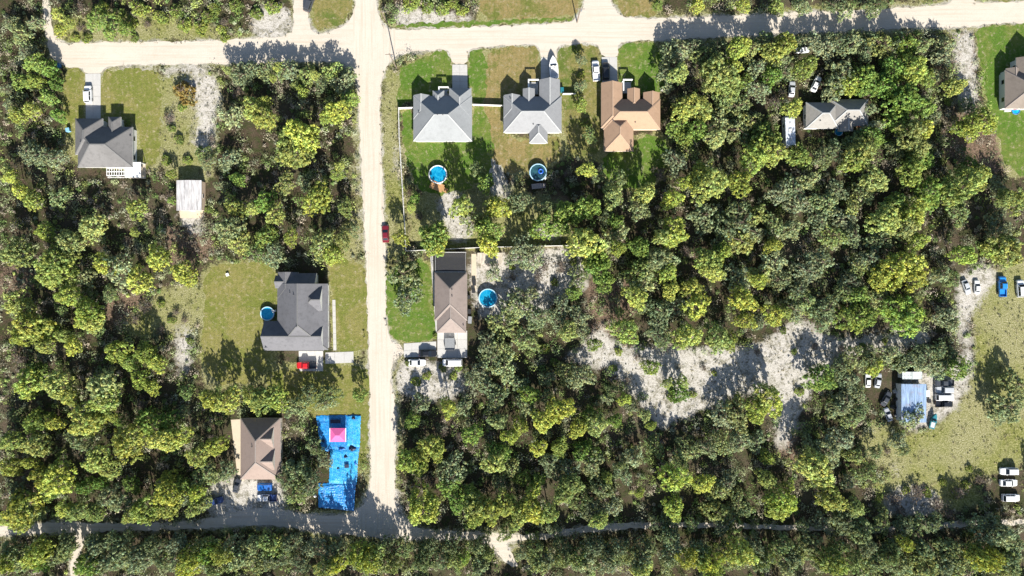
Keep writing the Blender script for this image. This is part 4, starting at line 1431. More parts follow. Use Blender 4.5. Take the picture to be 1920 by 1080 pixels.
canopy()
DARKF = plain('dark_fabric_and_shade', (0.008, 0.014, 0.05), 0.6, var=0.3)  # dark heaps; on the outer items the dark colour paints in their shadows


def heap(px, py, w_, d_, h, label, seed, mat=DARKF, name='bag_heap', cat='heap'):
    """irregular slumped pile"""
    r = random.Random(seed)
    x, y = P(px, py, .4)
    n, k = 18, 6
    rings = []
    ph = [r.uniform(0, 6.3) for _ in range(4)]
    for j in range(k + 1):
        f = j / k
        rr = math.cos(f * 1.45) ** .6
        rings.append([(w_ / 2 * rr * (1 + .22 * math.sin(3 * a + ph[0]) + .14 * math.sin(5 * a + ph[1] + f * 3)) * math.cos(a), d_ / 2 * rr * (1 + .2 * math.sin(2 * a + ph[2]) + .14 * math.sin(7 * a + ph[3])) * math.sin(a), h * f * (1 + .18 * math.sin(4 * a + ph[1]))) for a in [6.28318 * i / n for i in range(n)]])
    o = MB().loft(rings).build(name, mat, None)
    o.location = (x, y, 0.05)
    return tag(o, label, cat)


def table(px, py, w_, d_, label, mat, rz=0):
    x, y = P(px, py, .75)
    t = thing('folding_table', label, 'table', (x, y, 0.1), math.radians(rz))
    MB().box(-w_ / 2, -d_ / 2, .72, w_ / 2, d_ / 2, .76).build('tabletop', mat, t)
    for sx in (-1, 1):
        for sy in (-1, 1):
            MB().tube((sx * (w_ / 2 - .12), sy * (d_ / 2 - .1), -.05), (sx * (w_ / 2 - .12), sy * (d_ / 2 - .1), .72), .025, .025, 6).build('leg', GREYMET, t)


table(629, 790, 2.7, .95, 'long table above the pink canopy, its shadow put into dark colour', DARKF)
heap(663, 784, 1.3, .9, .7, 'small heap at top right corner of the tarps, coloured dark for shadow', 5)
heap(606, 827, .9, .9, .6, 'single bag left below the pink canopy, dark colour standing for shadow', 6)
heap(660, 841, 1.9, 1.5, .8, 'largest dark heap on right side of the cyan tarp', 7)
heap(640, 842, 2.0, 1.1, .5, 'flat dark blue heap just below the pink canopy', 8, TARP3)
heap(648, 856, 1.2, 1.2, .6, 'middle dark heap on the narrow cyan tarp', 9)
heap(666, 868, .9, 1.9, .5, 'long dark blue bundle along right edge of cyan tarp', 10, TARP3)
table(650, 874, 1.2, .9, 'small dark table on the lower part of cyan tarp', DARKF, 4)
heap(634, 878, 1.1, .6, .5, 'small dark heap left of the small dark table', 11)
heap(590, 930, .8, .8, .7, 'pale sack by the left edge of the lowest tarp', 12, WHITE, 'sack', 'sack')


def covered(px, py, ang, label, mat, L=4.4, Wd=1.9, h=1.35):
    x, y = P(px, py, 1.0)
    t = thing('covered_vehicle', label, 'covered car', (x, y, 0), math.radians(ang))
    rings = []
    for f, w_, z in ((-.5, .8, .75), (-.46, .96, .95), (-.3, 1.0, 1.2), (-.05, .95, h), (.2, .98, h - .1), (.35, 1.0, 1.0), (.47, .95, .85), (.5, .8, .65)):
        rings.append([(f * L, s * Wd / 2 * w_ * k, zz) for s, k, zz in ((-1, 1.06, .05), (-1, 1.0, z * .7), (-1, .72, z), (1, .72, z), (1, 1.0, z * .7), (1, 1.06, .05))])
    MB().loft(rings).build('cover', mat, t)
    for k in (-.3, .3):
        MB().beam((k * L, -Wd * .56, .3), (k * L, Wd * .56, .3), .05, .05).build('strap', DARKF, t)


covered(495, 914, 0, 'car under a bright blue cover beside the beige house', TARP3, 3.9)


def util_trailer(px, py, ang, L, Wd, label, mat):
    x, y = P(px, py, .8)
    t = thing('utility_trailer', label, 'trailer', (x, y, D06), math.radians(ang))
    MB().box(-L / 2, -Wd / 2, .55, L / 2, Wd / 2, .63).build('bed', mat, t)
    for i, (x0, y0, x1, y1) in enumerate(((-L / 2, -Wd / 2, L / 2, -Wd / 2 + .06), (-L / 2, Wd / 2 - .06, L / 2, Wd / 2), (-L / 2, -Wd / 2 + .062, -L / 2 + .06, Wd / 2 - .062), (L / 2 - .06, -Wd / 2 + .062, L / 2, Wd / 2 - .062))):
        MB().box(x0, y0, .632, x1, y1, .95).build('side_board', mat, t)
    for s in (-1, 1):
        MB().tube((0, s * (Wd / 2 + .13) - .09, .33), (0, s * (Wd / 2 + .13) + .09, .33), .33, .33, 12).build('wheel', TYRE, t)
    MB().beam((0, -Wd / 2 - .1, .33), (0, Wd / 2 + .1, .33), .07, .07).build('axle', GREYMET, t)
    MB().beam((L / 2, -.4, .5), (L / 2 + 1.0, 0, .5), .08, .08).beam((L / 2, .4, .5), (L / 2 + 1.0, 0, .5), .08, .08).build('hitch', GREYMET, t)


util_trailer(843.5, 645, 90, 3.2, 2.7, 'flat grey utility trailer on concrete below the taupe house', plain('grey_planks', (0.20, 0.21, 0.22), 0.75, var=0.2))

# yard clutter behind the taupe house and round the mobile home
def crate(px, py, w_, d_, h, label, mat, rz=0, z=0.0, name='storage_box', cat='box'):
    x, y = P(px, py, h)
    t = thing(name, label, cat, (x, y, z), math.radians(rz))
    MB().box(-w_ / 2, -d_ / 2, 0, w_ / 2, d_ / 2, h * .82).build('body', mat, t)
    MB().box(-w_ / 2 - .04, -d_ / 2 - .04, h * .823, w_ / 2 + .04, d_ / 2 + .04, h).build('lid', mat, t)


BLK = plain('black_plastic', (0.018, 0.018, 0.02), 0.5)
crate(889, 530, .9, 1.5, .8, 'tall black box topmost beside the taupe house patio', BLK)
crate(888, 546, .9, .9, .8, 'square black box second down beside the taupe house patio', BLK, 8)
crate(879, 557, .6, .9, .7, 'narrow black box third down beside taupe house wall', BLK, 4)
crate(880, 584, .8, 1.2, .7, 'dark bin below the bright pool, beside taupe house wall', BLK, -6)
crate(881, 600, .9, 1.8, .6, 'long grey box lowest beside the taupe house wall', GREYMET, -4)
crate(1740, 738, .9, 1.6, .8, 'white chest between mobile home and the vehicle row', WHITE, 3)
crate(1743, 752, .8, .9, .6, 'black box below the white chest by the mobile home', BLK, 10)
heap(1700, 703, 1, 1, .1, 'x', 1) if False else None
for i, (jx, jy, jw, jl) in enumerate(((1680, 733, 'grey junk heap against the upper left wall of mobile home', 1.6), (1682, 748, 'dark junk heap left of mobile home, second from the top', 1.4), (1676, 763, 'dark junk heap left of mobile home, third from the top', 1.7), (1683, 780, 'junk heap beside the lower left corner of mobile home', 1.3))):
    heap(jx, jy, jl, jl * .9, .8, jw, 40 + i, (GREYMET, BLK, BLK, GREYMET)[i], 'junk_heap', 'junk heap')

# small round pale and blue clutter by the trees
x, y = P(1573, 247, .4)
t = thing('kiddie_pool', 'small light blue paddling pool below the stone grey house', 'paddling pool', (x, y, 0))
MB().lathe([(1.0, 0), (1.12, .32), (1.05, .36), (.95, .30), (.9, .04)], 20).build('side_wall', RIMBLUE, t)
MB().lathe([(0.001, .2), (.97, .2)], 20).build('water', W_BLUE, t)
x, y = P(1905, 207, .3)
t = thing('kiddie_pool', 'blue paddling pool at the foot of house by the right edge', 'paddling pool', (x, y, 0))
MB().lathe([(1.0, 0), (1.12, .32), (1.05, .36), (.95, .30), (.9, .04)], 20).build('side_wall', plain('blue_plastic', (0.02, 0.16, 0.5), 0.4), t)
MB().lathe([(0.001, .2), (.97, .2)], 20).build('water', W_CYAN, t)
crate(1890, 206, 1.6, .8, .5, 'white box left of the paddling pool near right edge', WHITE, 2)
crate(126, 243, .9, .9, 1.0, 'light blue bin in shade left of the charcoal grey house', plain('light_blue_plastic', (0.20, 0.42, 0.62), 0.5), 12, name='waste_bin', cat='bin')
crate(107, 122, 1.0, 1.0, 1.0, 'blue bin at the left end of the top road', plain('deep_blue_plastic', (0.02, 0.13, 0.32), 0.5), 5, name='waste_bin', cat='bin')
crate(1054, 168, .8, 1.2, 1.1, 'teal bin against the right wall of light grey house', PAINT['teal'], 2, name='waste_bin', cat='bin')
crate(426, 515, .7, .7, .5, 'white box alone on the olive lawn by the trees', WHITE, 20)
# mailboxes
for mx_, my_, ml in ((684, 630, 'mailbox on a post at the lane edge of olive lawn'), (725, 609, 'mailbox on a post at lane edge before the taupe house')):
    x, y = P(mx_, my_)
    t = thing('mailbox', ml, 'mailbox', (x, y, 0))
    MB().box(-.05, -.05, 0, .05, .05, 1.05).build('post', WOOD, t)
    MB().loft([[(X, -.1, 1.052), (X, .1, 1.052), (X, .1, 1.2), (X, .05, 1.27), (X, -.05, 1.27), (X, -.1, 1.2)] for X in (-.26, .26)]).build('box', BLK, t)
# ------------------------------------------------------------------ trees
# photo position and crown radius in photo pixels, by kind
TREES = {
'pine': """55 205 14;30 215 14;425 130 8;475 205 22;490 190 14;520 125 9;590 140 9;510 145 7;565 170 11;553 158 10;490 215 22;630 205 20;615 216 14;562 250 28;540 262 22;545 285 26;
512 400 18;590 372 28;630 327 11;645 390 14;635 312 10;542 445 14;600 457 24;620 475 20;640 450 14;435 387 18;470 390 14;425 430 22;445 455 18;15 330 11;32 355 14;57 375 16;8 318 10;250 390 17;
165 425 22;80 435 16;125 455 22;25 475 24;98 492 28;82 512 24;115 512 22;190 497 18;255 525 22;290 482 20;335 510 18;352 522 14;250 435 8;28 570 22;120 555 22;160 588 22;167 606 18;148 600 14;
50 615 26;33 632 18;112 630 14;80 650 14;132 650 14;212 660 20;270 665 18;288 682 16;258 712 14;185 730 26;190 754 22;100 725 24;125 745 16;282 727 12;390 750 18;420 755 22;472 748 18;150 792 26;
175 788 16;205 780 10;95 795 14;15 830 18;60 838 24;235 830 30;300 830 24;332 820 18;365 858 20;400 838 18;15 878 18;175 865 22;202 885 18;95 905 30;75 895 20;52 870 12;312 900 14;308 930 24;
365 927 16;380 947 12;360 957 14;265 960 24;240 970 16;310 957 20;140 962 18;118 957 14;30 962 28;15 975 20;50 958 18;175 965 14;68 1040 20;82 1030 12;350 1070 16;415 1042 16;490 750 22;512 747 20;
840 767 16;935 792 16;805 838 18;818 848 17;765 868 22;782 860 15;785 882 13;925 872 18;955 820 14;790 955 33;890 957 24;917 962 20;950 950 20;892 972 16;630 1060 18;610 1070 18;670 1042 20;695 1052 22;
706 1040 15;917 1040 11;1067 622 17;1195 558 20;1162 585 8;1175 622 23;1292 632 24;1350 635 25;1370 641 17;1310 575 21;1397 562 23;1402 602 17;1050 770 23;1017 792 17;975 800 16;1120 797 19;1085 805 15;
1172 750 11;1210 780 11;1222 800 9;1385 745 7;1422 772 20;1440 745 24;1252 720 9;1282 717 11;1455 590 18;1472 585 15;1450 757 22;1102 317 14;1335 340 29;1315 328 20;1390 342 21;1285 340 15;1417 295 25;
1432 280 20;1150 367 21;1210 362 20;1262 372 17;1095 455 27;1265 435 25;1247 444 16;1330 488 21;1340 506 21;1242 485 21;1255 510 19;1160 465 15;1455 280 21;1620 285 27;1610 302 20;1645 335 21;1715 322 21;
1730 275 16;1815 345 34;1795 360 18;1840 330 20;1665 410 23;1715 402 24;1705 425 23;1727 452 17;1452 460 15;1680 510 27;1710 495 25;1720 520 21;1655 520 19;1910 375 19;1895 467 25;1875 470 17;1815 477 20;
1475 80 23;1455 97 19;1515 122 20;1715 248 25;1735 240 17;1795 160 17;1830 232 23;1852 225 19;1810 238 15;1490 200 17;1450 262 17;1385 88 19;1395 80 15;1350 135 27;1365 150 24;1335 130 18;1375 120 17;1275 135 17;
1305 195 25;1282 207 19;1320 205 17;1345 257 15;817 460 17;865 387 19;935 390 19;925 380 14;915 457 19;750 446 14;770 388 8;1000 925 16;1070 912 20;1060 930 18;995 960 22;975 968 20;1030 965 18;1125 980 15;1265 900 24;1320 910 17;
1265 955 19;1290 1050 17;1335 1055 19;1390 1040 22;1340 1075 15;1205 1075 16;1010 843 15;1050 838 14;1470 945 24;1440 900 16;1535 880 26;1550 905 20;1565 940 22;1610 955 15;1460 960 20;1555 1050 20;1570 1060 17;1845 1050 22;1860 1040 17;1830 1040 13;
1700 1020 12;1165 875 9;1140 900 10;1200 925 9;1890 370 15;1740 380 12;1460 10 14;1310 5 14;1397 5 14;105 25 12;125 40 10;110 55 10;1360 470 14;1425 525 14;1300 540 18;1260 545 14""",
'green': """60 115 18;85 125 16;30 150 16;60 150 14;100 155 12;85 180 13;105 215 12;655 182 14;492 375 18;442 335 12;495 442 20;318 325 10;320 375 8;80 620 18;240 680 18;45 720 26;65 695 16;62 792 22;275 797 24;312 790 18;220 790 12;
155 915 16;185 907 16;242 912 16;338 912 14;88 928 14;78 1060 14;12 1057 18;160 1062 20;355 1050 22;385 1040 20;672 740 14;772 790 16;885 817 20;935 852 20;840 915 18;880 930 18;855 945 16;870 1045 12;1115 647 13;1077 550 14;1222 690 16;
992 742 18;1110 780 14;1155 790 12;1080 395 22;1055 400 18;1110 387 18;1155 415 16;1017 425 22;1050 425 16;1120 485 22;1125 505 22;1200 462 18;1350 472 16;1135 530 18;1502 290 20;1725 295 20;1740 300 17;1825 310 16;1750 362 25;1685 382 20;
1705 80 22;1595 155 22;1625 142 20;1640 155 20;1665 160 22;1680 130 22;1720 125 26;1740 140 16;1705 185 32;1740 200 18;1690 225 20;1640 258 22;1450 140 18;1400 150 16;1275 237 18;1310 240 22;1285 257 17;1430 250 22;1090 195 12;
777 372 10;812 445 26;910 342 16;915 430 25;1545 712 24;1645 690 16;1705 590 32;1610 595 26;1615 555 20;1630 590 20;1802 692 20;1275 737 18;1010 905 12;1050 845 16;1100 850 20;980 900 14;1440 860 14;1480 915 12;1235 8 10;180 30 20;200 60 12;230 50 13""",
'oak': """45 95 16;20 190 18;10 165 14;455 140 16;430 215 19;530 130 14;600 150 15;640 150 20;425 297 18;410 347 12;475 470 14;530 342 16;510 478 18;655 430 14;567 338 14;375 287 13;385 302 12;100 297 16;50 285 22;70 290 16;105 370 16;88 290 14;
208 502 26;150 520 16;175 615 14;108 580 10;200 550 14;345 737 12;22 780 12;338 775 12;140 828 20;388 890 18;370 897 16;422 885 16;342 932 20;200 937 24;225 950 20;70 965 12;25 930 20;120 1010 12;125 1022 12;175 1025 16;210 1017 14;240 1007 12;
195 1060 18;250 1055 20;265 1040 14;298 1027 14;330 1022 16;300 1055 16;450 1050 22;470 1025 16;400 1067 18;755 515 26;762 560 22;555 762 18;545 770 14;580 740 16;612 740 18;607 757 18;942 605 22;915 647 20;937 650 20;920 672 20;945 690 22;900 700 18;
885 715 14;915 725 18;930 747 20;953 578 16;785 760 18;870 765 14;845 872 20;830 882 16;847 897 22;935 910 14;950 1000 16;505 1025 22;542 1022 18;495 1055 20;525 1050 18;717 1060 16;805 1025 14;792 1050 16;830 1055 18;900 1065 16;580 910 22;555 892 22;
535 905 18;555 927 20;592 845 15;585 838 13;542 882 14;605 867 12;985 555 20;975 577 22;1010 597 22;985 640 20;1055 577 20;1042 600 16;1085 597 20;1090 622 16;1242 585 22;1237 607 18;1235 627 16;1247 640 14;1210 572 14;1285 572 16;1430 602 18;1020 745 14;
985 765 18;1140 750 10;1060 700 16;1385 780 26;1360 785 20;1025 712 14;972 720 16;1090 710 22;1490 580 20;1515 565 22;1500 545 20;1555 580 22;1550 602 18;1652 560 18;1715 565 16;1590 548 20;1677 565 14;1790 610 14;1780 592 16;1602 672 20;1635 672 18;
1672 665 18;1705 680 18;1735 665 16;1745 682 20;1765 660 18;1787 667 14;1772 690 16;1595 715 18;1580 690 18;1615 740 16;1590 755 20;1575 770 16;1600 790 18;1615 777 14;1720 783 17;1902 765 26;1910 720 20;1885 780 18;1125 330 12;1270 300 22;1290 285 18;
1160 335 14;1200 390 20;1165 430 16;1140 405 14;975 377 19;1022 387 14;1322 405 24;1385 400 22;1397 417 24;1422 405 22;1365 430 22;1390 450 26;1360 455 18;1417 435 20;1222 495 16;1200 510 22;1145 450 16;980 460 20;1002 485 22;975 485 18;1425 518 22;
1385 520 22;1085 520 18;1210 527 20;1545 295 18;1570 280 18;1685 277 16;1490 352 22;1465 360 20;1522 337 18;1502 380 22;1552 380 24;1575 355 16;1625 362 20;1605 385 16;1580 410 20;1540 410 18;1455 420 22;1485 430 20;1570 442 22;1605 442 20;1657 447 20;
1540 492 24;1515 507 22;1455 490 24;1635 485 20;1615 502 18;1600 527 18;1465 525 22;1805 397 18;1877 352 14;1885 420 22;1772 515 16;1790 522 14;1465 112 18;1550 85 18;1602 77 20;1625 95 16;1660 77 24;1777 82 18;1772 105 16;1580 140 24;1755 140 14;1565 170 17;
1822 195 15;1755 217 14;1470 135 15;1250 130 15;1255 160 10;1365 180 22;1385 197 24;1425 165 20;1422 125 16;1350 225 20;1385 240 24;1410 225 18;1432 82 16;1107 252 12;1322 100 18;885 415 18;895 317 12;925 512 16;1090 110 10;1090 160 10;1070 880 20;1110 870 22;
1170 890 20;1190 860 20;1130 920 20;1090 940 18;1150 955 18;1110 960 16;1230 840 18;1290 850 20;1330 845 18;1370 905 20;1350 925 20;1385 945 20;1350 965 22;1400 960 14;1300 985 14;1255 1010 18;1120 1030 18;1150 1045 18;1100 1060 20;1060 1050 18;1010 1060 18;
980 1040 14;1180 1040 16;1220 1030 14;1440 1050 18;1480 1060 20;1500 1040 16;1620 1010 18;1590 980 20;1645 1060 22;1670 1045 20;1690 1065 20;1740 1070 20;1720 1000 20;1755 985 18;1800 1060 20;1880 1010 24;1905 1030 18;1860 990 18;1900 1070 18;1510 990 14;
1560 850 20;1580 830 20;1610 860 16;1630 890 18;1520 840 16;1600 905 14;1645 850 14;1690 830 16;1700 845 13;1420 830 18;1390 830 20;1355 830 18;1510 870 12;1280 870 14;1030 870 16;1040 890 14;960 880 16;30 60 16;15 40 14;60 40 14;1590 15 16;1640 10 14;1507 8 14;1560 8 12;1650 8 12;725 1028 15;757 1030 16;690 1032 14;1150 735 12;1185 762 12;1205 745 9;1635 203 12;1240 985 16;1265 990 15;1360 985 18;1382 990 16;1545 985 17;1580 985 17;1620 990 18;1660 985 16;1700 990 18;1735 985 16;1840 985 16;1872 988 16;1040 998 12;1605 262 15;1642 240 16;40 1052 18;98 1048 18;214 1054 18;272 1050 18;330 1060 18;388 1056 18;446 1052 18;504 1048 18;562 1058 18;620 1054 18;678 1050 18;736 1060 18;794 1056 18;852 1052 18;1026 1054 18;1084 1050 18;1142 1060 18;1200 1056 18;1258 1052 18;1316 1048 18;1374 1058 18;1432 1054 18;1490 1050 18;1548 1060 18;1606 1056 18;1664 1052 18;1722 1048 18;1780 1058 18;1838 1054 18;1896 1050 18;440 130 15;465 128 16;495 128 16;545 130 17;570 138 16;618 130 17;652 138 14;645 168 16;1255 97 16;1278 88 17;1300 84 17;1345 88 16;1412 88 16;1445 74 15;1500 78 14;1530 74 16;1572 74 16;1642 74 15;1690 74 16;1738 80 16;15 1032 15;67 1033 16;119 1034 17;171 1035 18;223 1036 19;275 1026 15;327 1027 16;379 1028 17;431 1029 18;483 1030 19;535 1031 15;587 1032 16;639 1033 17;795 1036 15;847 1026 16;899 1027 17;1003 1029 19;1055 1030 15;1107 1031 16;1159 1032 17;1211 1033 18;1263 1034 19;1315 1035 15;1367 1036 16;1419 1026 17;1471 1027 18;1523 1028 19;1575 1029 15;1627 1030 16;1679 1031 17;1731 1032 18;1783 1033 19;1835 1034 15;1887 1035 16""",
'bare': """445 175 16;567 340 10;562 432 14;395 258 11;350 455 22;237 450 12;32 670 20;265 755 18;390 825 14;805 900 18;1242 325 19;1285 470 16;1050 500 16;1045 345 16;785 405 11;150 12 13;150 50 11;275 45 11;315 220 14;420 40 12;270 575 18;1455 190 16;1065 325 12;860 820 14;830 810 14;1020 500 14;1665 845 10;1680 935 18;1720 925 20;1760 945 18;1800 925 16;1840 900 14;1690 960 14;1780 965 14;1250 650 8;1320 690 8;1195 670 9;1420 660 8;1530 650 10;1580 655 10;1175 715 10;300 620 12;345 600 9;330 585 10;1010 520 12;960 520 10;250 600 14""",
'shrub': """260 15 16;330 20 15;345 45 15;375 50 13;300 30 13;390 30 12;440 10 12;400 15 11;415 55 10;510 12 14;480 25 12;770 5 15;800 10 13;830 14 13;865 18 11;850 4 12;345 172 21;236 230 8;310 300 9;335 260 9;320 240 8;390 392 8;580 600 6;600 605 7;600 635 5;604 650 5;1205 175 5;842 172 4;815 630 5;765 680 8;800 705 9;780 715 10;850 705 8;830 690 7;860 690 7;1260 745 9;1470 620 7;1500 735 9;1850 470 12;770 510 8;1090 140 7;1082 95 7;1100 230 10;350 300 10;340 200 8;1685 690 7;1780 190 8;160 70 10;250 70 9;420 70 9;140 70 8;190 12 14;220 25 14;245 40 12;1020 655 10;1040 680 9;1150 690 7;1160 660 7;1300 740 7;1340 700 5;1490 660 6;1620 650 7;1660 640 7;1740 925 9;1700 920 8;1820 880 8;1815 910 9;1650 935 9;1770 905 7;960 500 7;1040 530 8;1075 490 7;320 600 7;355 640 7;300 570 8""",
}
LM = [(195, 275, 'charcoal grey house'), (355, 368, 'chalky white shed'), (830, 217, 'pale grey house by the crossroads'), (998, 210, 'light grey house with the boat'), (1185, 215, 'terracotta tan house'), (565, 580, 'dark grey gabled house'),
      (846, 565, 'taupe house'), (488, 842, 'pinkish beige house'), (1570, 213, 'stone grey house'), (1900, 170, 'house at the right edge'), (1713, 756, 'mobile home'), (632, 868, 'blue tarps'), (821, 327, 'pool with the orange deck'),
      (1009, 323, 'murky dark pool'), (1482, 245, 'white camper'), (1893, 906, 'three white cars in a column'), (1881, 537, 'blue pickup on the field'), (690, 90, 'crossroads'), (1120, 20, 'side road at the top'), (710, 985, 'bottom road junction'),
      (1400, 680, 'open sandy clearing'), (140, 1000, 'narrow forest trail'), (88, 60, 'dirt track at top left'), (430, 600, 'left edge of olive lawn'), (1810, 130, 'pinkish dirt strip'), (1068, 461, 'right end of back fence')]
WORD = {'pine': 'yellow-green pine', 'green': 'leafy green tree', 'oak': 'grey-green oak', 'small_oak': 'small grey-green oak sapling', 'bare': 'bare twiggy tree', 'shrub': 'low bush'}
ORD = ['nearest', 'second nearest', 'third nearest', 'fourth nearest', 'fifth nearest', 'sixth nearest', 'seventh nearest', 'eighth nearest', 'ninth nearest', 'tenth nearest', 'eleventh nearest', 'twelfth nearest', 'thirteenth nearest', 'fourteenth nearest', 'fifteenth nearest', 'sixteenth nearest', 'seventeenth nearest', 'eighteenth nearest', 'nineteenth nearest', 'twentieth nearest'] + ['%dth nearest' % i for i in range(21, 90)]
DIRW = ['to the right of', 'above right of', 'above', 'above left of', 'to the left of', 'below left of', 'below', 'below right of']


def octant(dx, dy):
    return int(((math.degrees(math.atan2(-dy, dx)) + 22.5) % 360) // 45)


trees = []
for k, s in TREES.items():
    for e in s.replace('\n', '').split(';'):
        if e.strip():
            a, b, r = (float(q) for q in e.split())
            trees.append(('small_oak' if k == 'oak' and r <= 15 else k, a, b, r))  # ordinary oaks with small crowns, split off by size; not young trees


def tree_label(k, a, b):
    for a0, b0, nm in sorted(LM, key=lambda l: (l[0] - a) ** 2 + (l[1] - b) ** 2)[:3]:
        oc = octant(a - a0, b - b0)
        d = math.hypot(a - a0, b - b0)
        rank = sum(1 for (k2, a2, b2, r2) in trees if k2 == k and octant(a2 - a0, b2 - b0) == oc and math.hypot(a2 - a0, b2 - b0) < d)
        return '%s %s %s the %s' % (ORD[rank], WORD[k], DIRW[oc], nm)


def quads(cs, ns, sz, asp, r):
    """one leaf spray per centre: a bent pair of triangles"""
    n = len(cs)
    ns = ns / np.maximum(np.linalg.norm(ns, axis=1, keepdims=True), 1e-6)
    t = r.normal(size=(n, 3))
    t -= (t * ns).sum(1, keepdims=True) * ns
    t /= np.maximum(np.linalg.norm(t, axis=1, keepdims=True), 1e-6)
    b = np.cross(ns, t)
    s = sz[:, None]
    v = np.stack([cs - t * s, cs - b * s * asp - ns * s * .25, cs + t * s, cs + b * s * asp - ns * s * .25], 1).reshape(-1, 3)
    f = np.arange(n * 4).reshape(n, 4)
    return v, f


def crown(seed, kind, dense=1.0, leaf=1.0):
    """unit crown (radius about 1, height about 1..1.2) of many separate leaf sprays in clumps"""
    r = np.random.default_rng(seed)
    ph = r.uniform(0, 6.3, 6)
    if kind == 'pine':
        nc, cr, npc, ls, lob, flat, up = int(320 * dense), (.06, .125), int(14 / leaf), .046 * leaf, .30, .85, .55
    elif kind == 'green':
        nc, cr, npc, ls, lob, flat, up = int(320 * dense), (.06, .12), int(14 / leaf), .046 * leaf, .28, .8, .5
    elif kind == 'oak':
        nc, cr, npc, ls, lob, flat, up = int(300 * dense), (.05, .11), int(14 / leaf), .043 * leaf, .42, .62, .35
    elif kind == 'shrub':
        nc, cr, npc, ls, lob, flat, up = int(200 * dense), (.07, .14), int(10 / leaf), .068 * leaf, .22, .7, .4
    C_, Rr = [], []
    th = r.uniform(0, 6.283, nc)
    cz = r.uniform(-.15, 1, nc)
    rad = r.uniform(.35, 1.0, nc) ** (.45)
    outline = 1 + lob * (.6 * np.sin(2 * th + ph[0]) + .5 * np.sin(3 * th + ph[1]) + .45 * np.sin(5 * th + ph[2]))
    hr = np.sqrt(np.maximum(0, 1 - np.maximum(cz, 0) ** 2)) * outline * .86
    cen = np.stack([np.cos(th) * hr * rad, np.sin(th) * hr * rad, cz * flat * rad * (1 + .18 * np.sin(3 * th + ph[3]))], 1)
    crad = r.uniform(cr[0], cr[1], nc)
    tone = r.uniform(.5, 1.5, nc)
    warm = r.uniform(-.16, .16, nc)
    V, T = [], []
    d = r.normal(size=(nc, npc, 3))
    d /= np.linalg.norm(d, axis=2, keepdims=True)
    d[:, :, 2] = np.where(d[:, :, 2] < -.3, -d[:, :, 2], d[:, :, 2])
    pos = cen[:, None, :] + d * (crad[:, None] * r.uniform(.45, 1.08, (nc, npc)))[:, :, None] * np.array([1, 1, .75])
    nrm = d * .9 + np.array([0, 0, up]) + r.normal(size=d.shape) * .45
    sz = ls * r.uniform(.6, 1.35, (nc, npc))
    v, f = quads(pos.reshape(-1, 3), nrm.reshape(-1, 3), sz.ravel(), .55, r)
    tn = (tone[:, None] * r.uniform(.75, 1.25, (nc, npc))).ravel()
    wm = np.repeat(warm, npc)
    tint = np.stack([tn * (1 + wm), tn, tn * (1 - wm)], 1)
    return v, f, np.repeat(tint, 4, 0), cen


CROWNS, TRUNKS = {}, {}
for kind in ('pine', 'green', 'oak', 'shrub'):
    CROWNS[kind], TRUNKS[kind] = [], []
    for i in range(10 if kind != 'shrub' else 4):
        v, f, tint, cen = crown(100 + 17 * i + len(kind) * 1000, kind)
        m_ = np_mesh(kind + '_crown', v, f, tint)
        m_.materials.append(LEAF)
        CROWNS[kind].append(m_)
        # unit trunk: z 0..1 is the height of the crown base, limbs fan into the crown above
        mb = MB()
        r = random.Random(i)
        bend = [(0, 0, 0), (r.uniform(-.06, .06), r.uniform(-.06, .06), .4), (r.uniform(-.09, .09), r.uniform(-.09, .09), .8), (r.uniform(-.1, .1), r.uniform(-.1, .1), 1.12)]
        rd = [.075, .058, .045, .02]
        for q in range(3):
            mb.tube(bend[q], bend[q + 1], rd[q], rd[q + 1], 7, q == 0)
        for q in range(8):
            c = cen[r.randrange(len(cen))]
            st = Vector(bend[2]).lerp(Vector(bend[3]), r.uniform(-.4, .9))
            mb.tube(st, (c[0] * .85, c[1] * .85, 1.0 + max(.02, c[2] * .3)), .026, .008, 5, False)
        tm = mb.mesh(kind + '_trunk')
        tm.materials.append(BARK)
        TRUNKS[kind].append(tm)

CROWNS['small_oak'], TRUNKS['small_oak'] = CROWNS['oak'], TRUNKS['oak']


def bare_mesh(seed):
    mb = MB()
    r = random.Random(seed)

    def grow(p, d, L, rad, lev):
        q = p + d * L
        mb.tube(p, q, rad, rad * .6, 4 if lev < 2 else 3, False)
        if lev >= 4:
            return
        for _ in range(4 if lev < 3 else 3):
            nd = (d + Vector((r.gauss(0, .62), r.gauss(0, .62), r.gauss(0, .35)))).normalized()
            grow(p.lerp(q, r.uniform(.45, 1)), nd, L * r.uniform(.62, .85), rad * .6, lev + 1)
    for _ in range(3):
        grow(Vector((0, 0, 0)), Vector((r.gauss(0, .35), r.gauss(0, .35), 1)).normalized(), .42, .035, 0)
    m_ = mb.mesh('twigs')
    m_.materials.append(TWIG)
    return m_


BARES = [bare_mesh(3 + i) for i in range(4)]
BCROWN = []
for i in range(3):
    v, f, tint, _ = crown(900 + i, 'oak', .35)
    m_ = np_mesh('sparse_crown', v, f, tint)
    m_.materials.append(LEAF)
    BCROWN.append(m_)

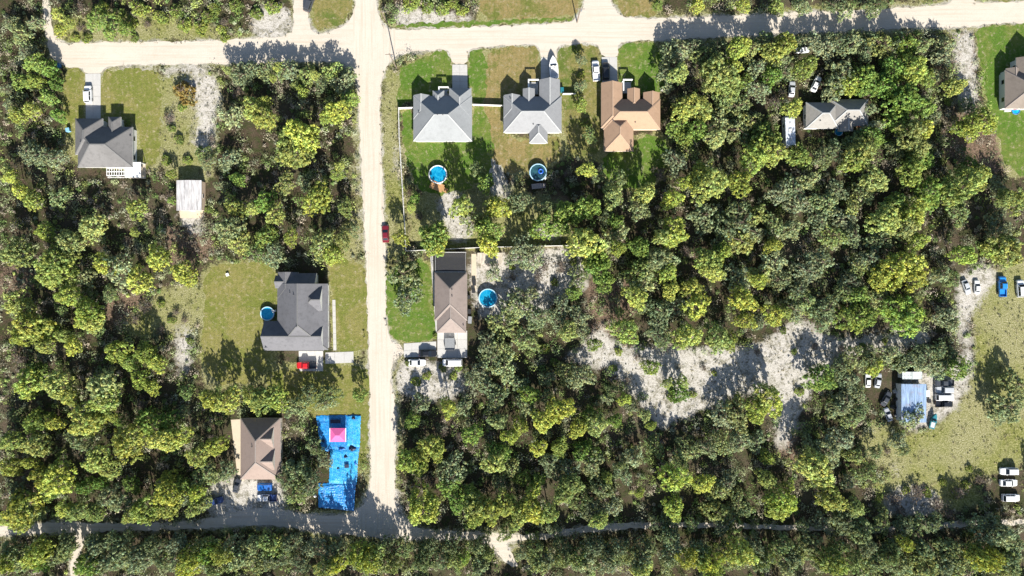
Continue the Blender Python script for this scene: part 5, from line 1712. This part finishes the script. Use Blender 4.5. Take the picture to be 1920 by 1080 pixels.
LEAFCOL = {'small_oak': ((0.28, 0.32, 0.18), (0.18, 0.235, 0.11)), 'pine': ((0.375, 0.405, 0.088), (0.265, 0.345, 0.076)), 'green': ((0.15, 0.25, 0.055), (0.215, 0.295, 0.078)), 'oak': ((0.285, 0.325, 0.195), (0.19, 0.245, 0.125)), 'shrub': ((0.25, 0.3, 0.065), (0.17, 0.23, 0.06))}
GRP = {'pine': 'yellow-green pines', 'green': 'leafy green trees', 'oak': 'grey-green oaks', 'small_oak': 'small grey-green oaks', 'bare': 'bare twiggy trees', 'shrub': 'low bushes'}
NAME = {'pine': 'pine_tree', 'green': 'broadleaf_tree', 'oak': 'oak_tree', 'small_oak': 'small_oak_tree', 'bare': 'bare_tree', 'shrub': 'bush'}
RED_BUSH = (345, 172)
for n, (k, a, b, rpx) in enumerate(trees):
    r = random.Random(n * 31 + 5)
    R = rpx / PXM
    if k == 'pine':
        hb = 2.4 + .6 * R + r.uniform(-.5, 1.2)
    elif k == 'green':
        hb = 1.6 + .35 * R + r.uniform(-.3, .6)
    elif k in ('oak', 'small_oak'):
        hb = 1.4 + .35 * R + r.uniform(-.3, .8)
    else:
        hb = 0.12 + .12 * R
    if k not in ('shrub', 'bare') and (b > 1005 or (b < 150 and (405 < a < 662 or 1235 < a < 1745))):
        hb += .6
    yard = 775 < a < 1260 and 310 < b < 480
    if yard and k not in ('shrub', 'bare'):
        hb += 1.2
    if k in ('shrub', 'bare'):
        zc = hb + .5 * R
    else:
        zc = hb + 1.0 * R
    x, y = P(a, b, zc)
    t = thing(NAME[k], tree_label(k, a, b), 'bush' if k == 'shrub' else 'tree', (x, y, 0), r.uniform(0, 6.283), GRP[k])
    zs = r.uniform(.85, 1.15)
    if k == 'bare':
        o = link('branches', BARES[n % 4], t)
        s_ = R * 1.0
        o.scale = (s_, s_, s_ * .85)
        cr = link('sparse_leaves', BCROWN[n % 3], t)
        cr.location = (0, 0, R * .45)
        cr.scale = (R * .95, R * .95, R * .7)
        q = r.random()
        cr.color = (0.15 - .03 * q, 0.125 - .02 * q, 0.085, 1)
        continue
    i = r.randrange(len(CROWNS[k]))
    tr = link('trunk', TRUNKS[k][i], t)
    th_ = min(R, 3.2)
    tr.scale = (R, R, hb + .9 * R)
    cr = link('crown', CROWNS[k][i], t)
    cr.location = (0, 0, hb)
    k_ = (1.12 if k == 'shrub' else 1.22) * r.uniform(.92, 1.1)
    ky = k_ * r.uniform(.85, 1.15)
    cr.scale = (R * k_, R * ky, R * {'pine': 1.9, 'green': 1.7, 'oak': 1.7, 'small_oak': 1.7, 'shrub': 1.1}[k] * zs * (1.5 if b > 1005 or yard else 1.0))
    c0, c1 = LEAFCOL[k]
    q = r.random()
    v_ = r.uniform(.8, 1.25)
    q2 = max(0.0, r.gauss(.12, .22)) if k != 'shrub' else 0.0
    alt = LEAFCOL[{'pine': 'oak', 'green': 'pine', 'oak': 'pine', 'small_oak': 'green', 'shrub': 'oak'}[k]][r.randrange(2)]
    q2 = min(.7, q2)
    col = [((c0[j] * q + c1[j] * (1 - q)) * (1 - q2) + alt[j] * q2) * v_ for j in range(3)]
    if k == 'shrub' and abs(a - 345) < 2 and abs(b - 172) < 2:
        col = [0.22, 0.165, 0.05]
        t['label'] = 'round bronze-tinged bush standing on pale sand right of the lawn'
    cr.color = (*col, 1)

# understorey: uncountable scrub on the forest floor, and weeds in the open ground
bx = np.array([P(a, b, 3)[0] for k, a, b, r in trees])
by = np.array([P(a, b, 3)[1] for k, a, b, r in trees])


def clear_at(x, y):
    i = np.clip(np.searchsorted(gx, x), 0, nxg - 1)
    j = np.clip(np.searchsorted(gy, y), 0, nyg - 1)
    return CLEAR[j, i]


HOUSE_PX = [(136, 212, 268, 338), (325, 330, 392, 412), (770, 160, 892, 272), (938, 145, 1060, 275), (1122, 150, 1245, 292), (490, 505, 640, 700), (806, 465, 940, 690), (428, 778, 532, 960), (590, 774, 682, 962), (1505, 180, 1634, 246),
            (1465, 208, 1500, 282), (1872, 120, 1990, 215), (1655, 690, 1795, 800), (800, 305, 845, 368), (990, 303, 1030, 360), (896, 474, 944, 498), (383, 930, 520, 965), (1866, 872, 1920, 948), (1498, 84, 1514, 102), (1520, 140, 1545, 175), (1474, 150, 1498, 182), (1616, 698, 1660, 735), (1800, 515, 1960, 560), (155, 130, 195, 225), (842, 118, 880, 170), (1008, 104, 1048, 154), (1122, 104, 1162, 160), (552, 655, 670, 700), (752, 640, 880, 690), (620, 560, 634, 660), (804, 468, 824, 625), (432, 784, 460, 905), (880, 474, 895, 548), (1765, 50, 1790, 52)]


def free(x, y):
    px, py = x * PXM + 960, 540 - y * PXM
    ok = clear_at(x, y) < .5
    for a, b, c, d in HOUSE_PX:
        ok &= ~((px > a) & (px < c) & (py > b) & (py < d))
    return ok


PAL = np.array([(0.15, 0.205, 0.065), (0.22, 0.25, 0.13), (0.24, 0.285, 0.085), (0.22, 0.20, 0.145), (0.11, 0.17, 0.055), (0.25, 0.215, 0.17), (0.18, 0.21, 0.11), (0.23, 0.25, 0.17)])


def scatter(name, label, npts, xr, yr, rad, hgt, leaves, ls, keep, seed, pal=PAL, cat=None):
    r = np.random.default_rng(seed)
    x = r.uniform(*xr, npts)
    y = r.uniform(*yr, npts)
    k = keep(x, y)
    x, y = x[k], y[k]
    n = len(x)
    R_ = r.uniform(*rad, n)
    Hh = r.uniform(*hgt, n) * R_
    d = r.normal(size=(n, leaves, 3))
    d /= np.linalg.norm(d, axis=2, keepdims=True)
    d[:, :, 2] = np.abs(d[:, :, 2])
    f_ = r.uniform(.35, 1.0, (n, leaves))[:, :, None]
    pos = d * f_ * np.stack([R_, R_, Hh], 1)[:, None, :]
    pos[:, :, 0] += x[:, None]
    pos[:, :, 1] += y[:, None]
    pos[:, :, 2] += .12
    nrm = d + np.array([0, 0, .5]) + r.normal(size=d.shape) * .5
    sz = ls * r.uniform(.6, 1.3, (n, leaves))
    v, f = quads(pos.reshape(-1, 3), nrm.reshape(-1, 3), sz.ravel(), .55, r)
    v[:, 2] = np.maximum(v[:, 2], .015)
    base = pal[r.integers(0, len(pal), n)] * r.uniform(.8, 1.75, (n, 1))
    tint = np.repeat(base, leaves, 0) * r.uniform(.7, 1.3, (n * leaves, 1))
    m_ = np_mesh(name, v, f, np.repeat(tint, 4, 0))
    m_.materials.append(LEAF)
    o = link(name, m_)
    tag(o, label, cat, None, 'stuff')
    return o


scatter('undergrowth', 'tangled scrub covering the forest floor between the trees', 10500, (-139, 139), (-79, 79), (.5, 2.1), (.8, 1.7), 54, .19, free, 5, cat='undergrowth')


def weedy(x, y):
    i = np.clip(np.searchsorted(gx, x), 0, nxg - 1)
    j = np.clip(np.searchsorted(gy, y), 0, nyg - 1)
    px, py = x * PXM + 960, 540 - y * PXM
    ok = ((masks['s'][j, i] > .3) | (masks['d'][j, i] > .4)) & (road_in[j, i] < .5) & (lawn_in[j, i] < .5)
    for a, b, c, d in HOUSE_PX:
        ok &= ~((px > a) & (px < c) & (py > b) & (py < d))
    return ok


WPAL = np.array([(0.075, 0.085, 0.03), (0.16, 0.14, 0.07), (0.21, 0.18, 0.11), (0.05, 0.06, 0.025), (0.13, 0.12, 0.09)])
scatter('weeds', 'dry weeds and tufts dotted over the sandy open ground', 15000, (-139, 139), (-79, 79), (.12, .75), (.4, 1.0), 14, .11, weedy, 6, WPAL, 'weeds')


# the wood goes on beyond the picture
def beyond(x, y):
    out = (np.abs(x) > 139.5) | (np.abs(y) > 79.5)
    px, py = x * PXM + 960, 540 - y * PXM
    road = (np.abs(py - 988) < 30) | ((py > -30) & (py < 90) & (px > 1500)) | ((px > 640) & (px < 730) & (py < 0)) | ((px > 1860) & (py > 40) & (py < 340)) | ((px > 1900) & (py > 480) & (py < 900)) | ((px > 880) & (px < 1250) & (py < 0)) | ((px > 530) & (px < 740) & (py < 0))
    return out & ~road


def far_wood():
    r = np.random.default_rng(77)
    x = r.uniform(-163, 163, 900)
    y = r.uniform(-99, 99, 900)
    k = beyond(x, y)
    x, y = x[k], y[k]
    V, F, T, off = [], [], [], 0
    base = [crown(300 + i, kd, .6, 1.45) for i, kd in enumerate(('pine', 'oak', 'green', 'pine', 'oak'))]
    cols = [LEAFCOL['pine'][0], LEAFCOL['oak'][0], LEAFCOL['green'][0], LEAFCOL['pine'][1], LEAFCOL['oak'][1]]
    for i in range(len(x)):
        q = i % 5
        v, f, t_, _ = base[q]
        R = r.uniform(1.8, 3.6)
        h = (2.4 + .6 * R) if q in (0, 3) else (1.4 + .35 * R)
        a = r.uniform(0, 6.28)
        c, s = math.cos(a), math.sin(a)
        w_ = np.stack([(v[:, 0] * c - v[:, 1] * s) * R + x[i], (v[:, 0] * s + v[:, 1] * c) * R + y[i], v[:, 2] * R * 2 + h], 1)
        V.append(w_); F.append(f + off); T.append(t_ * np.array(cols[q]) * r.uniform(.8, 1.15))
        off += len(v)
    m_ = np_mesh('outer_wood', np.concatenate(V), np.concatenate(F), np.concatenate(T))
    m_.materials.append(LEAF)
    tag(link('outer_wood', m_), 'wood of pines and oaks going on beyond the view', 'wood', None, 'stuff')


far_wood()
